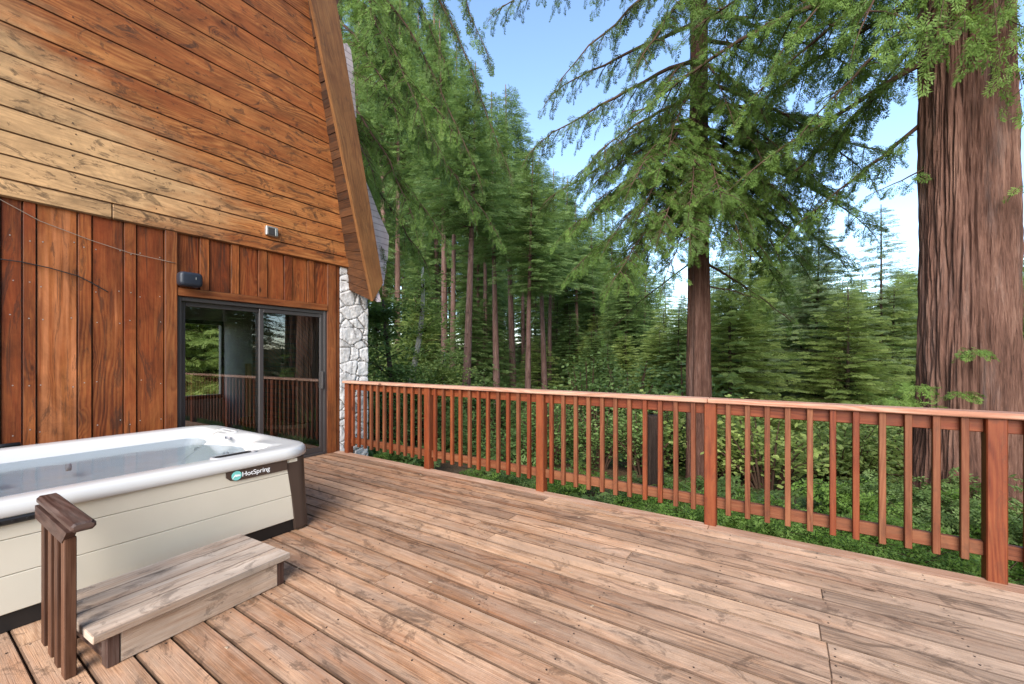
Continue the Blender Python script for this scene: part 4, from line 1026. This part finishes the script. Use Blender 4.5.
# trunks one can tell apart, left of the middle redwood
put(TALLB[0],469,16,60,'tall conifer with the stoutest pale brown trunk left of the third railing post')
put(TALLB[1],495,20,90,'slim conifer with reddish trunk just right of the stoutest forest trunk')
put(TALLB[0],511,23,84,'tall pointed conifer whose top stands highest against the blue sky gap')
put(TALLB[1],532,18,150,'reddish slender trunk rising straight above the third railing post')
put(TALLB[2],553,24,168,'dark thin conifer trunk just right of the third railing post, left of its dark twin')
put(TALLB[2],566,27,178,'dark thin conifer trunk second to the right of the third railing post')
put(TALLB[2],577,25,200,'dark thin conifer trunk third to the right of the third railing post')
put(TALLB[1],440,22,20,'conifer with dark trunk standing left of the stoutest forest trunk')
put(TALLB[2],402,30,-20,'thin dark conifer behind the pale leafy tree, left end of forest')
put(TALLB[0],384,38,-40,'far conifer nearest the cabin roof, trunk showing against white sky')
put(TALLB[1],420,42,10,'far conifer seen against white sky gap right of the cabin eave')
put(TALLB[2],646,27,262,'dark conifer trunk just left of the middle redwood trunk')
put(TALLB[2],664,34,270,'thin far conifer trunk right beside the middle redwood trunk')
put(PALE[0],816,17,208,'pale grey green spruce with full layered boughs, right of the middle redwood',sx=1.05,name='spruce_tree')
put(PALE[1],880,17,203,'sparse pale spruce with bare spiky top against the sky, left of huge trunk',sx=1.1,name='spruce_tree')
put(LIME[0],748,20,222,'yellow green tree directly right of the middle redwood trunk',name='leafy_tree')
put(LIME[1],908,27,272,'yellow green tree touching the left edge of the huge trunk',name='leafy_tree')
put(LIME[0],1034,22,262,'yellow green tree showing right of the huge trunk',name='leafy_tree')
put(FULL[0],782,24,218,'dark green conifer between the yellow green tree and pale spruce')
put(FULL[1],725,17,330,'young bushy conifer just right of the middle redwood trunk, above the rail')
put(FULL[0],1010,40,230,'dark conifer peeping out at the right edge beyond the huge trunk')
put(LIME[1],846,14.5,290,'low yellow green tree in front of the pale spruces, above the rail',name='leafy_tree')
put(LIME[0],732,15,262,'broad yellow green tree just right of the middle redwood, nearest of the bright ones',name='leafy_tree')
put(LIME[1],896,17,285,'low bright tree beside the left foot of the huge trunk',name='leafy_tree')
for px,zc,ty,lab in ((455,26,40,'thin conifer trunk in the gap just left of the stoutest forest trunk'),(482,28,110,'thin conifer trunk squeezed between the stoutest forest trunk and its slim right neighbour'),(521,33,140,'thin far trunk between two reddish trunks left of the third railing post'),(543,21,160,'slim trunk just right of the reddish trunk above the third railing post'),(592,28,215,'lone thin trunk right of the three dark twin trunks'),(612,36,230,'thin far trunk halfway between the dark twins and the middle redwood'),(628,24,250,'slim trunk under the drooping boughs left of the middle redwood')):
    put(TALLB[int(px)%3],px,zc,ty,lab)
rr=random.Random(41)
for k in range(26):
    px=rr.uniform(372,672); put((FULL+LIME)[k%3],px,rr.uniform(19,31),rr.uniform(285,352),'bright young conifer standing among the slender trunks left of the middle redwood','young conifers among the slender trunks',sx=1.25)
# the rest of the dense wood: nothing tells them apart
rr=random.Random(77)
GF='young conifers crowding the middle distance'
for k in range(44):
    px=rr.uniform(365,1000); zc=rr.uniform(28,48) if px<640 else rr.uniform(17,36)
    if abs(px-699)<26 and zc<12: continue
    ty=rr.uniform(235,325) if px<640 else rr.uniform(285,345)
    if px>640 and rr.random()<.62: put(LIME[k%2],px,zc,ty,'yellow green tree on the far bright slope right of the middle redwood','yellow green trees on the far slope',name='leafy_tree')
    else: put(FULL[k%2],px,zc,ty,'young full-skirted conifer among the crowded dark green understorey behind the railing',GF)
GL_='yellow green trees on the far slope'
for k in range(34):
    px=rr.uniform(690,1030); zc=rr.uniform(22,60); put(LIME[k%2],px,zc,rr.uniform(265,325),'yellow green tree on the far bright slope right of the middle redwood',GL_,name='leafy_tree')
GT='tall conifers deep in the wood'
for k in range(62):
    px=rr.uniform(345,650); zc=rr.uniform(28,95)
    ty=(rr.uniform(-40,120) if px<450 else 120+(px-450)*.55+rr.uniform(-12,60))
    put(TALL[k%3],px,zc,max(ty,-60),'tall dark conifer deep in the wood left of the middle redwood',GT)
GR='far conifers on the right horizon'
for k in range(40):
    px=rr.uniform(620,1030); zc=rr.uniform(40,100); put((FULL+PALE)[k%4],px,zc,rr.uniform(240,305) if px<850 else rr.uniform(278,318),'distant conifer on the skyline right of the middle redwood',GR)
# trees beside and behind the viewer: mirrored in the door glass
for k,(x,y,s) in enumerate(((9,2,.8),(11,-4,.9),(13,7,.9),(10,12,.7),(17,2,1.),(19,-5,1.1),(21,11,1.),(12,5,.5),(11,-1,.5),(14,9,.55),(12.5,1.5,.45),(11.5,7.5,.4),(16,5,.5),(10,6,.45),(9,9,.5),(12,10,.6),(15,12,.7),(18,9,.6),(20,14,.9),(24,12,.9),(26,17,1.),(13,13,.8),(17,16,.9),(9,7.5,.3),(8,8,.3),(23,8,.8))):
    pr_=(TALL if s>.6 else FULL)[k%2]; o=tree(pr_,(x,y,hgt(x,y)),s if s>.6 else s*1.5,k*1.3,'conifer beyond the right side of the deck, mirrored dimly in the door glass','conifers beyond the right side of the deck')

for k,(x,y) in enumerate(((-13,5.2),(-15,6.8),(-17,6),(-14,4.2),(-19,8.5),(-16,3.6),(-21,6.5))):
    tree(LIME[k%2],(x,y,-1.2),.75+.05*k,k*1.7,'conifer on the far side of the cabin, glimpsed through the room window','conifers on the far side of the cabin')
# pale slender leafy tree on the left
def leafy(seed,loc,h,label,leafm,w,trm,n=46,leaf=.13):
    o=empty('leafy_tree',loc,label,'tree'); r=np.random.default_rng(seed); m=MB(); Q=[];T=[]
    pts=[(0.06*h*math.sin(t*3+seed),.04*h*math.sin(t*2.3),h*.8*t-.2) for t in np.linspace(0,1,9)]
    tm=MB(); tm.tube(pts,list(np.linspace(.020*h,.006*h,9)),10); local_mesh('trunk',tm.mesh('trunk',trm),o)
    for i in range(n):
        t=r.uniform(.22,1.0); b=np.array(pts[int(t*8)]); a=r.uniform(0,6.28); L=w*r.uniform(.4,1)*(1.15-.6*t); e=b+np.array([L*math.cos(a),L*math.sin(a),L*r.uniform(.1,.8)])
        m.tube([tuple(b),tuple((b+e)/2+np.array([0,0,.08*L])),tuple(e)],[.012*h*.35,.007,.003],4,caps=False)
        cb=.5+r.normal(0,.13)
        for q in range(95):
            s_=r.random()**.6; c=b+(e-b)*s_+r.normal(0,.20*w*.6,3)*np.array([1,1,.6]); d=r.normal(0,1,3); d[2]*=.4
            Q.append(leafq(c,d,leaf*r.uniform(.6,1.2),leaf*.30,roll=r.uniform(-.7,.7))); T.append(np.clip(cb+r.normal(0,.1),0,1))
    local_mesh('crown',crown_mesh('crown',m,quads_mesh('foliage',np.array(Q),np.array(T),leafm),TWIG),o); return o
leafy(5,ground_at(408,13),7.0,'pale yellow green leafy tree with whitish trunk near the cabin corner',LEAF_LIME,1.5,BARK_PALE)
leafy(8,ground_at(386,10),4.8,'fresh green leafy tree right beside the white stone chimney',LEAF_BUSH,1.3,BARK_DARK,60,.12)
leafy(9,ground_at(445,14),4.0,'low pale leafy tree at the foot of the stoutest forest trunk',LEAF_LIME,1.4,BARK_PALE)

# ================================================================ shrubs, ferns, ground cover, stump
SHR=[shrub_proto(71,1.7,1.0,26,LEAF_BUSH,nl=1900),shrub_proto(72,1.3,1.0,24,LEAF_BUSH,nl=1700,leaf=.12),shrub_proto(73,2.2,1.1,28,LEAF_BUSH,nl=2300,tintb=.55)]
SHL=[shrub_proto(75,1.6,1.0,24,LEAF_LIME,nl=1700)]
def shrub(p,loc,s,label,group=None,name='shrub'):
    o=empty(name,loc,label,'shrub',group); o.rotation_euler=(0,0,random.uniform(0,6.28)); o.scale=(s*random.uniform(.9,1.2),s*random.uniform(.9,1.2),s)
    local_mesh('foliage',p,o); return o
GS='leafy shrubs on the slope behind the railing'
for k in range(62):
    px=rr.uniform(360,1040); zc=rr.uniform(8.2,19)
    if abs(px-699)<16 and zc<9.2: zc=10
    sc_=rr.uniform(.75,1.35)*(1.0 if zc<13 else 1.5)
    p=SHL[0] if rr.random()<(.62 if px>715 else .12) else SHR[k%3]
    shrub(p,ground_at(px,zc),sc_*(.8 if px<640 else 1.0),'leafy green shrub on the wooded slope seen between the balusters',GS)
for k in range(16):
    px=rr.uniform(380,1000); zc=rr.uniform(10,17)
    if abs(px-699)<22: continue
    put(FULL[k%2] if px<700 or k%3==0 else LIME[k%2],px,zc,rr.uniform(372,425),'waist-high conifer sapling on the slope just beyond the railing','conifer saplings beyond the railing',sx=1.25,name='conifer_sapling')
def fern_proto(seed,h,w,n,mat):
    r=np.random.default_rng(seed); C=Crown(seed)
    for i in range(n):
        a=r.uniform(0,6.28); L=w*r.uniform(.5,1.1)
        C.limb((r.normal(0,.08),r.normal(0,.08),-.05),(L*math.cos(a),L*math.sin(a),h*r.uniform(.35,1.0)),sag=.16,rad=.006,sec=.05,seclen=.16,spl=.15,spstep=.055,start=.2,tint=.5+r.normal(0,.12),hang=.3,woodsec=False,n=7)
    return crown_mesh('fronds',C.wood,C.leaves('foliage',mat,SP_MID),TWIG)
FERN=[fern_proto(81,.42,.55,22,LEAF_FERN),fern_proto(82,.36,.60,20,LEAF_FERN),fern_proto(83,.5,.5,22,LEAF_BUSH)]
def fern(k,px,zc,s,label,group=None):
    o=empty('fern',ground_at(px,zc),label,'fern',group); o.rotation_euler=(0,0,random.uniform(0,6.28)); o.scale=(s,s,s)
    local_mesh('fronds',FERN[k],o)
GFN='bright ferny clumps along the deck edge'
def along(k,x,y,s):
    o=empty('fern',(x,y,hgt(x,y)),'bright green ferny clump growing along the outer edge of the deck under the railing','fern',GFN); o.rotation_euler=(0,0,random.uniform(0,6.28)); o.scale=(s,s,s)
    local_mesh('fronds',FERN[k],o)
for k in range(16): along(k%2,-.35+.145*k+rr.uniform(-.05,.05),4.42+rr.uniform(-.04,.25),rr.uniform(.85,1.05))
for k in range(8): along(k%3,1.9+.2*k,4.6+rr.uniform(-.1,.3),rr.uniform(.9,1.3))
for k,(px,zc) in enumerate(((380,7.2),(398,7.0),(412,7.3),(492,6.0),(505,5.9),(518,6.0),(655,5.0),(680,4.8),(640,5.5),(560,6.0))):
    g_=ground_at(px,zc); along(k%3,g_.x,max(g_.y,4.38),rr.uniform(.8,1.0))
for k in range(10):
    g_=ground_at(rr.uniform(840,1040),rr.uniform(4.6,6.4)); 
    along(2 if k%3 else 0,g_.x,max(g_.y,4.6),rr.uniform(1.0,1.5))
# ground cover nobody could count
N=17000; xs_=RNG.uniform(-14,14,N); ys_=4.0+RNG.beta(1.1,2.0,N)*22
msk=np.array([mnoise.noise((x*.6,y*.6,9))>(.08) for x,y in zip(xs_,ys_)]); xs_,ys_=xs_[msk],ys_[msk]
O=np.array([(x,y,hgt(x,y)+.02+.10*random.random()) for x,y in zip(xs_,ys_)]); D=RNG.normal(0,1,(len(O),3)); D[:,2]=.35*np.abs(D[:,2])+.15
U=np.tile([0,0,1.],(len(O),1))+RNG.normal(0,.2,(len(O),3)); S=RNG.uniform(.14,.34,len(O))
V=place(SP_FAR[0],O,D,U,S); tt=np.clip(np.repeat(RNG.normal(.45,.16,len(O)),len(SP_FAR[0])),0,1)
tag(link_mesh('ground_cover',quads_mesh('ground_cover',V,tt,LEAF_BUSH)),kind='stuff')
gs=ground_at(655,5.3)
st=tag(link_mesh('tree_stump',trunk_mesh('tree_stump',BARK_CHAR,(gs.x,gs.y,gs.z-.1),1.36,.105,.10,seg=40,rows=40,flare=.15,amp=.010,seed=21)),'dark narrow stump close behind the railing, left of the middle redwood trunk','stump')
# ================================================================ world, sun, camera
w=bpy.data.worlds.new('World'); SC.world=w; w.use_nodes=True; nt=w.node_tree
bg=nt.nodes['Background']; sky=nt.nodes.new('ShaderNodeTexSky'); sky.sky_type='NISHITA'; sky.sun_disc=False
SUN_EL,SUN_AZ=math.radians(31),math.radians(160)       # azimuth clockwise from +Y: behind the camera
sky.sun_elevation=SUN_EL; sky.sun_rotation=SUN_AZ; sky.air_density=1.0; sky.dust_density=.25; sky.ozone_density=2.0
nt.links.new(sky.outputs[0],bg.inputs[0]); bg.inputs[1].default_value=.15
sl=bpy.data.lights.new('sun','SUN'); sl.energy=2.9; sl.angle=math.radians(48); sl.color=(1,.94,.86)
so=bpy.data.objects.new('sun',sl); COL.objects.link(so)
sd=Vector((math.sin(SUN_AZ)*math.cos(SUN_EL),math.cos(SUN_AZ)*math.cos(SUN_EL),math.sin(SUN_EL)))
so.rotation_euler=sd.to_track_quat('Z','Y').to_euler(); so.location=(0,-5,20)
cd=bpy.data.cameras.new('camera'); cam=bpy.data.objects.new('camera',cd); COL.objects.link(cam)
cam.location=(0,0,CH); cam.rotation_euler=(math.radians(90),0,TH)
cd.sensor_width=36; cd.lens=36*F/1024; cd.shift_y=(HZ-342)/1024; cd.clip_start=.05; cd.clip_end=2000
SC.camera=cam
SC.view_settings.view_transform='Standard'; SC.view_settings.look='None'; SC.view_settings.exposure=1.5; SC.view_settings.gamma=1; SC.view_settings.use_curve_mapping=False
SC.cycles.max_bounces=7; SC.cycles.transparent_max_bounces=12; SC.cycles.use_denoising=True; SC.cycles.denoising_prefilter='NONE'
SC.cycles.use_adaptive_sampling=False; SC.cycles.sample_clamp_indirect=4.0; SC.cycles.sample_clamp_direct=0.0
try: SC.cycles.sampling_pattern='BLUE_NOISE'
except Exception: pass
w.cycles.sampling_method='MANUAL'; w.cycles.sample_map_resolution=1024
